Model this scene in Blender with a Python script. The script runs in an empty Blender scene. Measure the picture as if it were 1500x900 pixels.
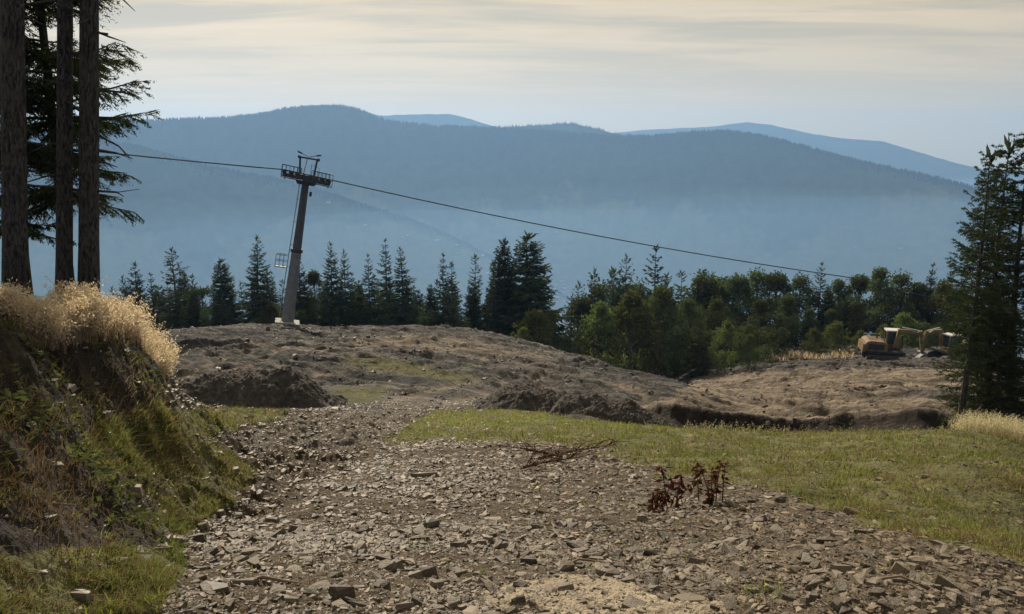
import bpy, math, random
import numpy as np
from mathutils import Vector, Matrix, Euler

R = math.radians
scene = bpy.context.scene
COL = scene.collection

# ------------------------------------------------------------------ camera
F_PX, PITCH = 1150.0, R(10.6)          # focal length in pixels of the 1500 x 900 picture, downward tilt
cam_d = bpy.data.cameras.new("camera")
cam_d.sensor_width = 36.0
cam_d.lens = 36.0 * F_PX / 1500.0
cam_d.clip_start = 0.05
cam_d.clip_end = 60000.0
cam = bpy.data.objects.new("camera", cam_d)
COL.objects.link(cam)
cam.location = (0, 0, 0)
cam.rotation_euler = (R(90) - PITCH, 0, 0)
scene.camera = cam

# ------------------------------------------------------------------ light
SUN_AZ, SUN_EL = R(-19.0), R(33.0)     # azimuth measured from straight ahead (+y) towards the right (+x)
SUN_STRENGTH, SKY_STRENGTH = 5.0, 0.085
sun_d = bpy.data.lights.new("sun", 'SUN')
sun_d.energy = SUN_STRENGTH
sun_d.angle = R(0.6)
sun_d.color = (1.0, 0.90, 0.74)
sun = bpy.data.objects.new("sun", sun_d)
COL.objects.link(sun)
sv = Vector((math.sin(SUN_AZ) * math.cos(SUN_EL), math.cos(SUN_AZ) * math.cos(SUN_EL), math.sin(SUN_EL)))
sun.rotation_euler = (-sv).to_track_quat('-Z', 'Y').to_euler()
sun.location = (-20, 60, 60)

world = bpy.data.worlds.new("World")
scene.world = world
world.use_nodes = True
nt = world.node_tree
nt.nodes.clear()
def N(tree, kind, **kw):
    n = tree.nodes.new(kind)
    for k, v in kw.items():
        setattr(n, k, v)
    return n
def L(tree, a, b):
    tree.links.new(a, b)
out = N(nt, 'ShaderNodeOutputWorld')
bg = N(nt, 'ShaderNodeBackground')
bg.inputs['Strength'].default_value = SKY_STRENGTH
sky = N(nt, 'ShaderNodeTexSky', sky_type='NISHITA')
sky.sun_disc = False
sky.sun_elevation = SUN_EL
sky.sun_rotation = SUN_AZ
sky.altitude = 900
sky.air_density = 1.0
sky.dust_density = 1.2
sky.ozone_density = 1.0
# thin layered cloud: noise on a flat layer high above, so it foreshortens into streaks near the horizon
tc = N(nt, 'ShaderNodeTexCoord')
sep = N(nt, 'ShaderNodeSeparateXYZ')
L(nt, tc.outputs['Generated'], sep.inputs[0])
def M(tree, op, a, b=None, c=None, clamp=False):
    n = N(tree, 'ShaderNodeMath', operation=op, use_clamp=clamp)
    for i, v in enumerate((a, b, c)):
        if v is None:
            continue
        if isinstance(v, (int, float)):
            n.inputs[i].default_value = v
        else:
            L(tree, v, n.inputs[i])
    return n.outputs[0]
zz = M(nt, 'ADD', M(nt, 'MAXIMUM', sep.outputs['Z'], 0.0), 0.07)
cu, cv = M(nt, 'DIVIDE', sep.outputs['X'], zz), M(nt, 'DIVIDE', sep.outputs['Y'], zz)
comb = N(nt, 'ShaderNodeCombineXYZ')
L(nt, cu, comb.inputs[0]); L(nt, cv, comb.inputs[1])
def wnoise(scale_x, scale_y, off, detail, rough, dist):
    mp = N(nt, 'ShaderNodeMapping')
    mp.inputs['Scale'].default_value = (scale_x, scale_y, 1)
    mp.inputs['Location'].default_value = (off, off * 0.37, 0)
    mp.inputs['Rotation'].default_value = (0, 0, R(5))
    L(nt, comb.outputs[0], mp.inputs[0])
    n = N(nt, 'ShaderNodeTexNoise')
    n.inputs['Scale'].default_value = 1.0
    n.inputs['Detail'].default_value = detail
    n.inputs['Roughness'].default_value = rough
    n.inputs['Distortion'].default_value = dist
    L(nt, mp.outputs[0], n.inputs['Vector'])
    return n.outputs['Fac']
def wramp(v, stops):
    r = N(nt, 'ShaderNodeValToRGB')
    els = r.color_ramp.elements
    while len(els) < len(stops):
        els.new(0.5)
    for e, (p, c) in zip(els, stops):
        e.position = p
        e.color = (*c, 1) if len(c) == 3 else c
    L(nt, v, r.inputs[0])
    return r.outputs[0]
def wmix(fac, a, b):
    n = N(nt, 'ShaderNodeMix', data_type='RGBA')
    for sock, v in ((n.inputs[0], fac), (n.inputs[6], a), (n.inputs[7], b)):
        if isinstance(v, (int, float)):
            sock.default_value = v
        elif isinstance(v, tuple):
            sock.default_value = (*v, 1)
        else:
            L(nt, v, sock)
    return n.outputs[2]
bw = N(nt, 'ShaderNodeRGBToBW')
L(nt, sky.outputs['Color'], bw.inputs[0])
lum = M(nt, 'ADD', M(nt, 'MULTIPLY', bw.outputs[0], 0.13), 0.31 / SKY_STRENGTH)
def tinted(c):                                   # the cloud sheet adds an even fill light to a share of the sky's brightness
    n = N(nt, 'ShaderNodeMix', data_type='RGBA', blend_type='MULTIPLY')
    n.inputs[0].default_value = 1.0
    n.inputs[6].default_value = (*c, 1)
    L(nt, lum, n.inputs[7])
    return n.outputs[2]
dotn = N(nt, 'ShaderNodeVectorMath', operation='DOT_PRODUCT')
L(nt, tc.outputs['Generated'], dotn.inputs[0])
dotn.inputs[1].default_value = tuple(sv)
sunny = M(nt, 'MULTIPLY', M(nt, 'ADD', dotn.outputs['Value'], 0.1), 1.4, clamp=True)      # warm on the sun's side, cool behind
veil = wmix(0.92, sky.outputs['Color'], wmix(sunny, tinted((0.92, 1.0, 1.06)), tinted((1.52, 1.10, 0.53))))
streak = wnoise(0.75, 2.6, 3.1, 7, 0.58, 0.6)
streak2 = wnoise(0.22, 1.0, 11.7, 6, 0.55, 0.4)
both = M(nt, 'ADD', M(nt, 'MULTIPLY', streak, 0.55), M(nt, 'MULTIPLY', streak2, 0.45))
high = M(nt, 'MULTIPLY', M(nt, 'SUBTRACT', sep.outputs['Z'], 0.045), 9.0, clamp=True)
grey_f = wramp(both, [(0.47, (0, 0, 0)), (0.58, (1, 1, 1))])
grey = wmix(M(nt, 'MULTIPLY', M(nt, 'MULTIPLY', grey_f, high), 0.55), veil, tinted((0.80, 0.70, 0.48)))
bright_f = wramp(both, [(0.38, (1, 1, 1)), (0.49, (0, 0, 0))])
sky_col = wmix(M(nt, 'MULTIPLY', M(nt, 'MULTIPLY', bright_f, high), 0.8), grey, tinted((1.75, 1.32, 0.78)))
L(nt, sky_col, bg.inputs['Color'])
L(nt, bg.outputs[0], out.inputs['Surface'])

vs = scene.view_settings
vs.view_transform = 'Standard'
vs.look = 'None'
vs.exposure = 0.52
vs.gamma = 1.0
vs.use_curve_mapping = False
cy = scene.cycles
cy.max_bounces = 5
cy.diffuse_bounces = 2
cy.glossy_bounces = 1
cy.transmission_bounces = 2
cy.transparent_max_bounces = 4
cy.volume_bounces = 0
cy.caustics_reflective = False
cy.caustics_refractive = False
cy.use_denoising = True

# ------------------------------------------------------------------ helpers
def unproject(px, py, d):
    """A point seen at pixel (px, py) of the 1500 x 900 picture at horizontal distance d."""
    cx, cyy = (px - 750.0) / F_PX, -(py - 450.0) / F_PX
    x = cx
    y = math.cos(PITCH) + math.sin(PITCH) * cyy
    z = -math.sin(PITCH) + math.cos(PITCH) * cyy
    k = d / math.hypot(x, y)
    return (x * k, y * k, z * k)
def project(x, y, z):
    f = y * math.cos(PITCH) - z * math.sin(PITCH)
    u = y * math.sin(PITCH) + z * math.cos(PITCH)
    f = np.maximum(f, 1e-3)
    return 750.0 + F_PX * x / f, 450.0 - F_PX * u / f
def az_of(px, py=560):
    x, y, _ = unproject(px, py, 1.0)
    return math.atan2(x, y)

def _hash(ix, iy, seed):
    h = (ix.astype(np.int64) * 374761393 + iy.astype(np.int64) * 668265263 + seed * 974634769) & 0xFFFFFFFF
    h = ((h ^ (h >> 13)) * 1274126177) & 0xFFFFFFFF
    h = h ^ (h >> 16)
    return (h & 0xFFFF).astype(np.float64) / 65535.0
def vnoise(x, y, seed=0):
    """gradient noise, about 0 .. 1"""
    x = np.asarray(x, float); y = np.asarray(y, float) + 0.0 * x
    ix, iy = np.floor(x), np.floor(y)
    fx, fy = x - ix, y - iy
    ux = fx * fx * fx * (fx * (fx * 6 - 15) + 10); uy = fy * fy * fy * (fy * (fy * 6 - 15) + 10)
    def g(dx, dy):
        a = _hash(ix + dx, iy + dy, seed) * 2 * np.pi
        return np.cos(a) * (fx - dx) + np.sin(a) * (fy - dy)
    a, b, c, d = g(0, 0), g(1, 0), g(0, 1), g(1, 1)
    v = (a + (b - a) * ux) * (1 - uy) + (c + (d - c) * ux) * uy
    return np.clip(0.5 + 0.75 * v, 0, 1)
def fbm(x, y, oct=4, seed=0, gain=0.5):
    s, a, t = 0.0, 1.0, 0.0
    x = np.asarray(x, float); y = np.asarray(y, float) + 0.0 * x
    for o in range(oct):
        s = s + a * (vnoise(x, y, seed + o) * 2 - 1)
        t += a
        a *= gain
        x, y = (x * 0.8 - y * 0.6) * 2.03 + 17.3, (x * 0.6 + y * 0.8) * 2.03 - 9.1
    return 1.35 * s / t
def sstep(e0, e1, x):
    t = np.clip((x - e0) / (e1 - e0), 0, 1)
    return t * t * (3 - 2 * t)

def link_mesh(name, verts, polys, mats, parent=None, smooth=False, mat_idx=None, colors=None):
    """verts (n,3); polys: list of index arrays, each (m,k); ONE mesh object."""
    me = bpy.data.meshes.new(name)
    verts = np.asarray(verts, np.float32)
    polys = [np.asarray(p, np.int32) for p in polys if len(p)]
    me.vertices.add(len(verts))
    me.vertices.foreach_set('co', verts.ravel())
    nl = sum(p.size for p in polys); npol = sum(len(p) for p in polys)
    me.loops.add(nl); me.polygons.add(npol)
    me.loops.foreach_set('vertex_index', np.concatenate([p.ravel() for p in polys]))
    tot = np.concatenate([np.full(len(p), p.shape[1], np.int32) for p in polys])
    start = np.concatenate([[0], np.cumsum(tot)[:-1]]).astype(np.int32)
    me.polygons.foreach_set('loop_start', start)
    me.polygons.foreach_set('loop_total', tot)
    if mat_idx is not None:
        me.polygons.foreach_set('material_index', np.asarray(mat_idx, np.int32))
    me.polygons.foreach_set('use_smooth', np.full(npol, bool(smooth)))
    for m in (mats if isinstance(mats, (list, tuple)) else [mats]):
        me.materials.append(m)
    for cname, arr in (colors or {}).items():
        at = me.color_attributes.new(cname, 'FLOAT_COLOR', 'POINT')
        arr = np.asarray(arr, np.float32)
        if arr.ndim == 1:
            arr = np.stack([arr] * 3, 1)
        at.data.foreach_set('color', np.concatenate([arr, np.ones((len(arr), 1), np.float32)], 1).ravel())
    me.update(calc_edges=True)
    o = bpy.data.objects.new(name, me)
    COL.objects.link(o)
    if parent is not None:
        o.parent = parent
    return o
def tag(o, label=None, cat=None, group=None, kind=None):
    if label: o['label'] = label
    if cat: o['category'] = cat
    if group: o['group'] = group
    if kind: o['kind'] = kind
    return o
def empty(name, loc, rot=(0, 0, 0)):
    o = bpy.data.objects.new(name, None)
    o.empty_display_size = 0.3
    COL.objects.link(o)
    o.location = loc
    o.rotation_euler = rot
    return o

class MB:
    """collects simple shapes into one mesh"""
    def __init__(self):
        self.v, self.f3, self.f4, self.n = [], [], [], 0
    def add(self, v, f3=(), f4=()):
        v = np.asarray(v, float)
        self.v.append(v)
        if len(f3): self.f3.append(np.asarray(f3, int) + self.n)
        if len(f4): self.f4.append(np.asarray(f4, int) + self.n)
        self.n += len(v)
    def box(self, c, s, M3=None, taper=(1, 1)):
        sx, sy, sz = s[0] / 2, s[1] / 2, s[2] / 2
        b = np.array([[x * sx * (taper[0] if z > 0 else 1), y * sy * (taper[1] if z > 0 else 1), z * sz] for z in (-1, 1) for y in (-1, 1) for x in (-1, 1)])
        if M3 is not None:
            b = b @ np.array(M3.to_3x3()).T
        self.add(b + np.array(c), f4=[[0, 2, 3, 1], [4, 5, 7, 6], [0, 1, 5, 4], [2, 6, 7, 3], [1, 3, 7, 5], [0, 4, 6, 2]])
    def tube(self, pts, radii, sides=8, cap=True):
        pts = [np.array(p, float) for p in pts]
        if np.isscalar(radii): radii = [radii] * len(pts)
        vs_ = []
        up = np.array([0.0, 0, 1])
        for i, p in enumerate(pts):
            t = pts[min(i + 1, len(pts) - 1)] - pts[max(i - 1, 0)]
            t = t / (np.linalg.norm(t) + 1e-9)
            ref = up if abs(t[2]) < 0.9 else np.array([1.0, 0, 0])
            a = np.cross(t, ref); a /= np.linalg.norm(a) + 1e-9
            b = np.cross(t, a)
            ang = np.linspace(0, 2 * np.pi, sides, endpoint=False)
            vs_.append(p + radii[i] * (np.cos(ang)[:, None] * a + np.sin(ang)[:, None] * b))
        n = len(pts)
        q = []
        for i in range(n - 1):
            for k in range(sides):
                k2 = (k + 1) % sides
                q.append([i * sides + k, i * sides + k2, (i + 1) * sides + k2, (i + 1) * sides + k])
        v = np.concatenate(vs_)
        f3 = []
        if cap:
            v = np.concatenate([v, [pts[0]], [pts[-1]]])
            c0, c1 = n * sides, n * sides + 1
            for k in range(sides):
                k2 = (k + 1) % sides
                f3 += [[c0, k2, k], [c1, (n - 1) * sides + k, (n - 1) * sides + k2]]
        self.add(v, f3=f3, f4=q)
    def prism(self, outline, y0, y1, M4=None):
        """outline in x-z, extruded along y (fan capped)"""
        n = len(outline)
        a = [(x, y0, z) for x, z in outline] + [(x, y1, z) for x, z in outline]
        cx = sum(p[0] for p in outline) / n; cz = sum(p[1] for p in outline) / n
        a += [(cx, y0, cz), (cx, y1, cz)]
        v = np.array(a, float)
        if M4 is not None:
            v = np.array([M4 @ Vector(p) for p in v])
        f4 = [[i, (i + 1) % n, n + (i + 1) % n, n + i] for i in range(n)]
        f3 = []
        for i in range(n):
            j = (i + 1) % n
            f3 += [[2 * n, j, i], [2 * n + 1, n + i, n + j]]
        self.add(v, f3=f3, f4=f4)
    def build(self, name, mat, parent=None, smooth=False, colors=None):
        return link_mesh(name, np.concatenate(self.v),
                         [np.concatenate(x) for x in (self.f3, self.f4) if x], mat, parent, smooth, colors=colors)

# ------------------------------------------------------------------ materials
def new_mat(name):
    m = bpy.data.materials.new(name)
    m.use_nodes = True
    t = m.node_tree
    b = t.nodes['Principled BSDF']
    b.inputs['Roughness'].default_value = 0.85
    b.inputs['Specular IOR Level'].default_value = 0.25
    return m, t, b
def noise(t, scale, detail=4, rough=0.55, coord='Object', stretch=None, dist=0.0, turn=0.0):
    tcn = N(t, 'ShaderNodeTexCoord')
    n = N(t, 'ShaderNodeTexNoise')
    n.inputs['Scale'].default_value = scale
    n.inputs['Detail'].default_value = detail
    n.inputs['Roughness'].default_value = rough
    n.inputs['Distortion'].default_value = dist
    if stretch:
        mp = N(t, 'ShaderNodeMapping')
        mp.inputs['Scale'].default_value = stretch
        src = tcn.outputs[coord]
        if turn:
            m0 = N(t, 'ShaderNodeMapping'); m0.inputs['Rotation'].default_value = (0, 0, turn)
            L(t, src, m0.inputs[0]); src = m0.outputs[0]
        L(t, src, mp.inputs[0]); L(t, mp.outputs[0], n.inputs['Vector'])
    else:
        L(t, tcn.outputs[coord], n.inputs['Vector'])
    return n.outputs['Fac']
def ramp(t, v, stops):
    r = N(t, 'ShaderNodeValToRGB')
    els = r.color_ramp.elements
    while len(els) < len(stops):
        els.new(0.5)
    for e, (p, c) in zip(els, stops):
        e.position = p
        e.color = (*c, 1)
    L(t, v, r.inputs[0])
    return r.outputs[0]
def mix(t, fac, a, b, blend='MIX'):
    n = N(t, 'ShaderNodeMix', data_type='RGBA', blend_type=blend)
    for sock, v in ((n.inputs[0], fac), (n.inputs[6], a), (n.inputs[7], b)):
        if isinstance(v, (int, float)):
            sock.default_value = v
        elif isinstance(v, tuple):
            sock.default_value = (*v, 1)
        else:
            L(t, v, sock)
    return n.outputs[2]
def bump(t, b, h, strength, dist):
    n = N(t, 'ShaderNodeBump')
    n.inputs['Strength'].default_value = strength
    n.inputs['Distance'].default_value = dist
    L(t, h, n.inputs['Height']); L(t, n.outputs[0], b.inputs['Normal'])
def attr(t, name):
    a = N(t, 'ShaderNodeAttribute')
    a.attribute_name = name
    return a.outputs['Color']
def simple_mat(name, c, rough=0.7, var=0.25, scale=6.0, metal=0.0, bmp=0.0):
    m, t, b = new_mat(name)
    f = noise(t, scale, 5)
    L(t, ramp(t, f, [(0.3, tuple(x * (1 - var) for x in c)), (0.7, tuple(min(1, x * (1 + var)) for x in c))]), b.inputs['Base Color'])
    b.inputs['Roughness'].default_value = rough
    b.inputs['Metallic'].default_value = metal
    if bmp:
        bump(t, b, noise(t, scale * 3, 4), 0.6, bmp)
    return m
def leaf_mat(name, dark, light, trans=0.35, rand=0.36, through=(1.25, 1.4, 0.65)):
    """foliage: colour from the per-leaf tint, a little different on each plant, light shines through"""
    m = bpy.data.materials.new(name)
    m.use_nodes = True
    t = m.node_tree
    t.nodes.clear()
    o = N(t, 'ShaderNodeOutputMaterial')
    tint = attr(t, 'tint')
    c = mix(t, tint, dark, light)
    info = N(t, 'ShaderNodeObjectInfo')
    hsv = N(t, 'ShaderNodeHueSaturation')
    L(t, M(t, 'ADD', M(t, 'MULTIPLY', info.outputs['Random'], 0.07), 0.465), hsv.inputs['Hue'])
    L(t, M(t, 'ADD', M(t, 'MULTIPLY', info.outputs['Random'], 2 * rand), 1 - rand), hsv.inputs['Value'])
    L(t, c, hsv.inputs['Color'])
    d = N(t, 'ShaderNodeBsdfDiffuse'); tr = N(t, 'ShaderNodeBsdfTranslucent')
    L(t, hsv.outputs[0], d.inputs['Color'])
    L(t, mix(t, 1.0, hsv.outputs[0], through, 'MULTIPLY'), tr.inputs['Color'])
    mx = N(t, 'ShaderNodeMixShader')
    mx.inputs[0].default_value = trans
    L(t, d.outputs[0], mx.inputs[1]); L(t, tr.outputs[0], mx.inputs[2])
    L(t, mx.outputs[0], o.inputs['Surface'])
    return m

MAT = {}
m, t, b = new_mat('bark')
pl = noise(t, 1.0, 5, 0.6, stretch=(46.0, 46.0, 13.0), dist=0.8)
pf = noise(t, 60.0, 4, 0.6)
cc = ramp(t, pl, [(0.38, (0.014, 0.013, 0.013)), (0.5, (0.052, 0.047, 0.046)), (0.68, (0.105, 0.096, 0.092))])
L(t, mix(t, ramp(t, noise(t, 3.0, 4), [(0.55, (0, 0, 0)), (0.7, (0.5, 0.5, 0.5))]), cc, (0.075, 0.078, 0.062)), b.inputs['Base Color'])
b.inputs['Roughness'].default_value = 0.95
bump(t, b, M(t, 'ADD', pl, M(t, 'MULTIPLY', pf, 0.25)), 1.0, 0.03)
MAT['bark'] = m
MAT['bark_grey'] = simple_mat('bark_grey', (0.085, 0.075, 0.066), 0.95, 0.4, 6.0, bmp=0.02)
MAT['spruce'] = leaf_mat('spruce_needles', (0.028, 0.041, 0.028), (0.080, 0.096, 0.056), 0.25)
MAT['spruce_young'] = leaf_mat('young_spruce_needles', (0.035, 0.055, 0.024), (0.085, 0.105, 0.045), 0.3)
MAT['broadleaf'] = leaf_mat('broadleaf_leaves', (0.042, 0.053, 0.031), (0.105, 0.118, 0.060), 0.3)
MAT['bush'] = leaf_mat('bush_leaves', (0.058, 0.073, 0.034), (0.145, 0.155, 0.070), 0.35)
MAT['redleaf'] = leaf_mat('withered_red_leaves', (0.035, 0.016, 0.012), (0.085, 0.036, 0.024), 0.3, 0.1, (1.2, 0.9, 0.7))
MAT['grass'] = leaf_mat('green_grass', (0.075, 0.092, 0.030), (0.265, 0.270, 0.100), 0.42, 0.0, (1.25, 1.28, 0.65))
MAT['dry_grass'] = leaf_mat('dry_grass', (0.19, 0.15, 0.09), (0.70, 0.64, 0.475), 0.5, 0.0, (1.2, 1.1, 0.9))
MAT['rusty_grass'] = leaf_mat('rusty_grass', (0.095, 0.070, 0.038), (0.23, 0.185, 0.105), 0.4, 0.0, (1.2, 1.0, 0.8))
MAT['galv'] = simple_mat('galvanised_steel', (0.15, 0.155, 0.165), 0.65, 0.25, 2.0, 0.2)
MAT['shaft_dark'] = simple_mat('dark_grey_steel', (0.060, 0.062, 0.068), 0.7, 0.3, 2.0)  # darker grey for the tower's upper shaft
MAT['darksteel'] = simple_mat('dark_painted_steel', (0.03, 0.03, 0.033), 0.6, 0.25, 3.0)
MAT['rubber'] = simple_mat('black_rubber', (0.02, 0.02, 0.02), 0.8, 0.2, 8.0)
MAT['concrete'] = simple_mat('concrete', (0.30, 0.29, 0.27), 0.9, 0.2, 4.0, bmp=0.01)
MAT['rope'] = simple_mat('steel_rope', (0.04, 0.04, 0.042), 0.6, 0.2, 30.0)
MAT['orange'] = simple_mat('orange_paint', (0.150, 0.098, 0.050), 0.65, 0.45, 3.0)
MAT['yellow'] = simple_mat('yellow_paint', (0.135, 0.108, 0.052), 0.65, 0.45, 3.0)
MAT['trackmetal'] = simple_mat('track_steel', (0.06, 0.055, 0.05), 0.7, 0.3, 8.0)
MAT['whitepaint'] = simple_mat('white_paint', (0.50, 0.50, 0.48), 0.5, 0.08, 3.0)
m_, t_, b_ = new_mat('cab_glass')
b_.inputs['Base Color'].default_value = (0.03, 0.04, 0.05, 1); b_.inputs['Roughness'].default_value = 0.08; b_.inputs['Specular IOR Level'].default_value = 0.6
MAT['glass'] = m_
MAT['deadwood'] = simple_mat('dead_wood', (0.17, 0.125, 0.085), 0.9, 0.4, 14.0)
MAT['rustwig'] = simple_mat('rusty_twigs', (0.11, 0.062, 0.038), 0.9, 0.4, 14.0)

# ------------------------------------------------------------------ the ground
CP = [  # pixel x, pixel y, horizontal distance: where the ground is seen
 (450,900,2.85),(750,900,2.85),(1050,900,2.85),(1400,900,2.9),(250,900,2.85),
 (400,800,4.2),(600,800,4.3),(900,800,4.3),(1200,800,4.4),(1480,800,4.6),
 (450,720,6.2),(550,700,7.0),(800,700,7.0),(1050,700,7.1),(1300,700,7.6),(1500,700,8.0),
 (400,650,9.8),(500,650,10),(650,650,10),(850,655,9.6),(1050,660,10.4),(1250,664,11),(1450,666,12),
 (1490,650,16),(1350,649,16),(1250,648,16),(1100,643,16.5),(1000,636,17),(900,622,18),(760,602,19),(640,602,19),
 (560,600,19.5),(450,600,20),(340,602,20),
 (500,560,28),(650,565,27),(350,545,32),(760,575,26),(850,590,25),
 (600,520,45),(400,520,45),(700,535,42),(300,500,57),(500,492,66),(420,480,75),(600,483,77),(520,481,77),(250,487,70),
 (700,493,71),(780,508,63),(800,540,44),(860,532,55),(940,558,46),(1020,581,40),
 (1000,632,28.4),(1100,640,28),(1200,643.5,27.6),(1400,648,27),
 (1100,605,38),(1250,608,37),(1400,612,36),(1150,575,49),(1300,575,49),(1420,580,48),
 (1200,550,64),(1350,546,64),(1460,556,60),(1100,547,70),(1010,549,76),(1300,527,76),(1200,521,84),(1140,517,86),(1420,525,80),(1250,507,98),
 # the bank beside the track
 (0,470,5.0),(130,478,6.0),(200,503,7.0),(237,550,8.4),(262,592,9.6),(-120,470,4.5),
 (0,600,4.0),(100,600,4.7),(0,740,3.25),(100,740,3.6),(200,640,5.5),(200,740,4.25),(290,650,7.4),(300,720,5.6),(60,870,2.95),(160,870,3.05),
 (255,790,4.3),(368,702,6.9),(335,655,8.2),(300,622,11.5),(250,830,3.7),(-150,700,3.1),(-150,900,2.6),
]
CPT = [  # pixel x (for the azimuth), distance, tangent of the depression: ground hidden from the photograph
 (0,8.5,.222),(130,8.8,.226),(235,11.2,.325),(60,14,.262),(170,12.5,.285),(80,25,.285),(170,24,.292),(60,50,.262),(100,90,.246),
 (0,5.8,.2085),(0,7,.213),(110,6.8,.2125),(110,8,.220),(190,8.0,.2345),(-150,5.4,.207),
 (-200,5.5,.215),(-250,8.5,.225),(-250,14,.25),(-250,30,.27),(-250,60,.265),(-250,110,.27),(60,30,.275),(0,110,.265),(1620,110,.27),(1650,60,.30),(1650,30,.37),(1650,14,.375),(1650,7,.43),
 (1490,21,.43),(1350,21.5,.42),(1200,22,.405),(1050,22.5,.38),
 (800,90,.31),(700,98,.285),(600,102,.275),(420,108,.27),(250,112,.265),(900,78,.31),(960,65,.305),(1030,55,.298),
 (1100,110,.262),(1300,115,.255),(1450,110,.26),(420,84,.219),(600,86,.225),(250,84,.226),
 (0,1.0,1.62),(400,1.0,1.66),(750,1.0,1.66),(1500,1.0,1.66),(750,1.8,.955),(1500,1.8,.95),(0,1.8,.94),
]
_P, _V = [], []
KAZ = 1.6
for px, py, d in CP:
    x, y, z = unproject(px, py, d)
    _P.append((math.atan2(x, y) * KAZ, math.log(d))); _V.append(-z / d)
for px, d, tn in CPT:
    _P.append((az_of(px) * KAZ, math.log(d))); _V.append(tn)
_P, _V = np.array(_P), np.array(_V)
def _phi(r2):
    return np.where(r2 > 1e-12, 0.5 * r2 * np.log(np.maximum(r2, 1e-12)), 0.0)
_n = len(_P)
_A = np.zeros((_n + 3, _n + 3))
_A[:_n, :_n] = _phi(((_P[:, None] - _P[None]) ** 2).sum(-1)) + np.eye(_n) * 2e-4
_A[:_n, _n] = 1; _A[:_n, _n + 1:] = _P
_A[_n:, :_n] = _A[:_n, _n:].T
_W = np.linalg.solve(_A, np.concatenate([_V, np.zeros(3)]))
def tan_tps(az, lr):
    az = np.clip(az, -0.80, 0.66) * KAZ
    outv = np.empty_like(az)
    for i in range(0, len(az), 100000):
        a, l = az[i:i + 100000], lr[i:i + 100000]
        s = np.full(len(a), _W[_n]) + _W[_n + 1] * a + _W[_n + 2] * l
        for k in range(_n):
            s += _W[k] * _phi((a - _P[k, 0]) ** 2 + (l - _P[k, 1]) ** 2)
        outv[i:i + 100000] = s
    return outv
VALLEY = -545.0
def in_poly(px, py, poly):
    ins = np.zeros(px.shape, bool)
    n = len(poly)
    for i in range(n):
        x0, y0 = poly[i]; x1, y1 = poly[(i + 1) % n]
        c = ((y0 > py) != (y1 > py))
        with np.errstate(divide='ignore', invalid='ignore'):
            xi = (x1 - x0) * (py - y0) / (y1 - y0 + 1e-12) + x0
        ins ^= c & (px < xi)
    return ins
# outlines of the ground's patches, fixed to the ground by the same unprojection as the control points
GRASS_POLY = [
 [(560,650),(600,622),(640,602),(760,598),(885,612),(985,620),(1200,628),(2300,640),(2300,1300),(1440,805),(1330,785),(1215,745),(1120,712),(1010,698),(930,680),(890,662),(800,648),(650,646)],
 [(262,602),(425,596),(420,612),(290,640)],
 [(485,568),(565,566),(552,590),(500,592)],
 [(205,590),(262,600),(300,640),(372,696),(362,724),(262,790),(215,770),(250,715),(160,690),(120,640)],
 [(-60,815),(120,805),(270,800),(280,830),(210,905),(-60,920)],
 [(490,524),(560,524),(700,550),(690,560),(540,542)],
]
SHEEN_POLY = [(500,499),(600,490),(690,496),(790,517),(830,532),(720,522),(620,512),(520,508)]  # wet sheen on the graded earth, painted as a pale patch
BASIN_POLY = [(1030,548),(1160,541),(1400,537),(1480,560),(1480,640),(1390,638),(1150,620),(1050,608),(950,590),(1000,570)]
SAND_POLY = [(690,862),(760,850),(900,852),(980,868),(1045,875),(1040,893),(940,900),(720,897)]
ROAD_POLY = [(560,600),(640,585),(560,640),(520,660),(350,660),(330,640),(430,612)]
DARK_POLY = [(-60,455),(120,462),(210,490),(245,560),(225,600),(120,640),(170,690),(250,715),(215,770),(262,795),(120,810),(-60,815)]

def ground_big(x, y):
    az, r = np.arctan2(x, y), np.hypot(x, y)
    rr = np.clip(r, 0.9, 115.0)
    z = -tan_tps(az, np.log(rr)) * rr
    # cut bank of the excavated field
    kx = np.array([az_of(p, 610) for p in (940, 990, 1060, 1150, 1250, 1390, 1480)])
    kr = np.array([31.0, 30.2, 29.6, 29.3, 29.0, 28.6, 28.2])
    kh = np.array([0.0, 0.62, 0.72, 0.62, 0.5, 0.42, 0.3])
    rw = np.interp(az, kx, kr) + 0.10 * fbm(az * 22, az * 0 + 2.0, 3, 5)
    h = np.interp(az, kx, kh, left=0, right=0.3) * 0.85
    z = z + h * sstep(-0.30, 0.24, r - rw) * np.exp(-np.maximum(r - rw, 0) / 5.0)
    # behind the camera the hillside levels out
    back = sstep(R(50), R(110), np.abs(az))
    z = z * (1 - back) + back * (-1.65 - 0.12 * np.maximum(r, 0) * np.abs(np.sin(az)))
    # beyond the brow the mountainside falls to the valley floor
    t = np.maximum(r - 115.0, 0)
    z = z - 0.34 * t
    z = np.where(z < VALLEY + 300, VALLEY + 0.5 * ((z - VALLEY) + np.sqrt((z - VALLEY) ** 2 + 60.0 ** 2)), z)
    return z
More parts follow.
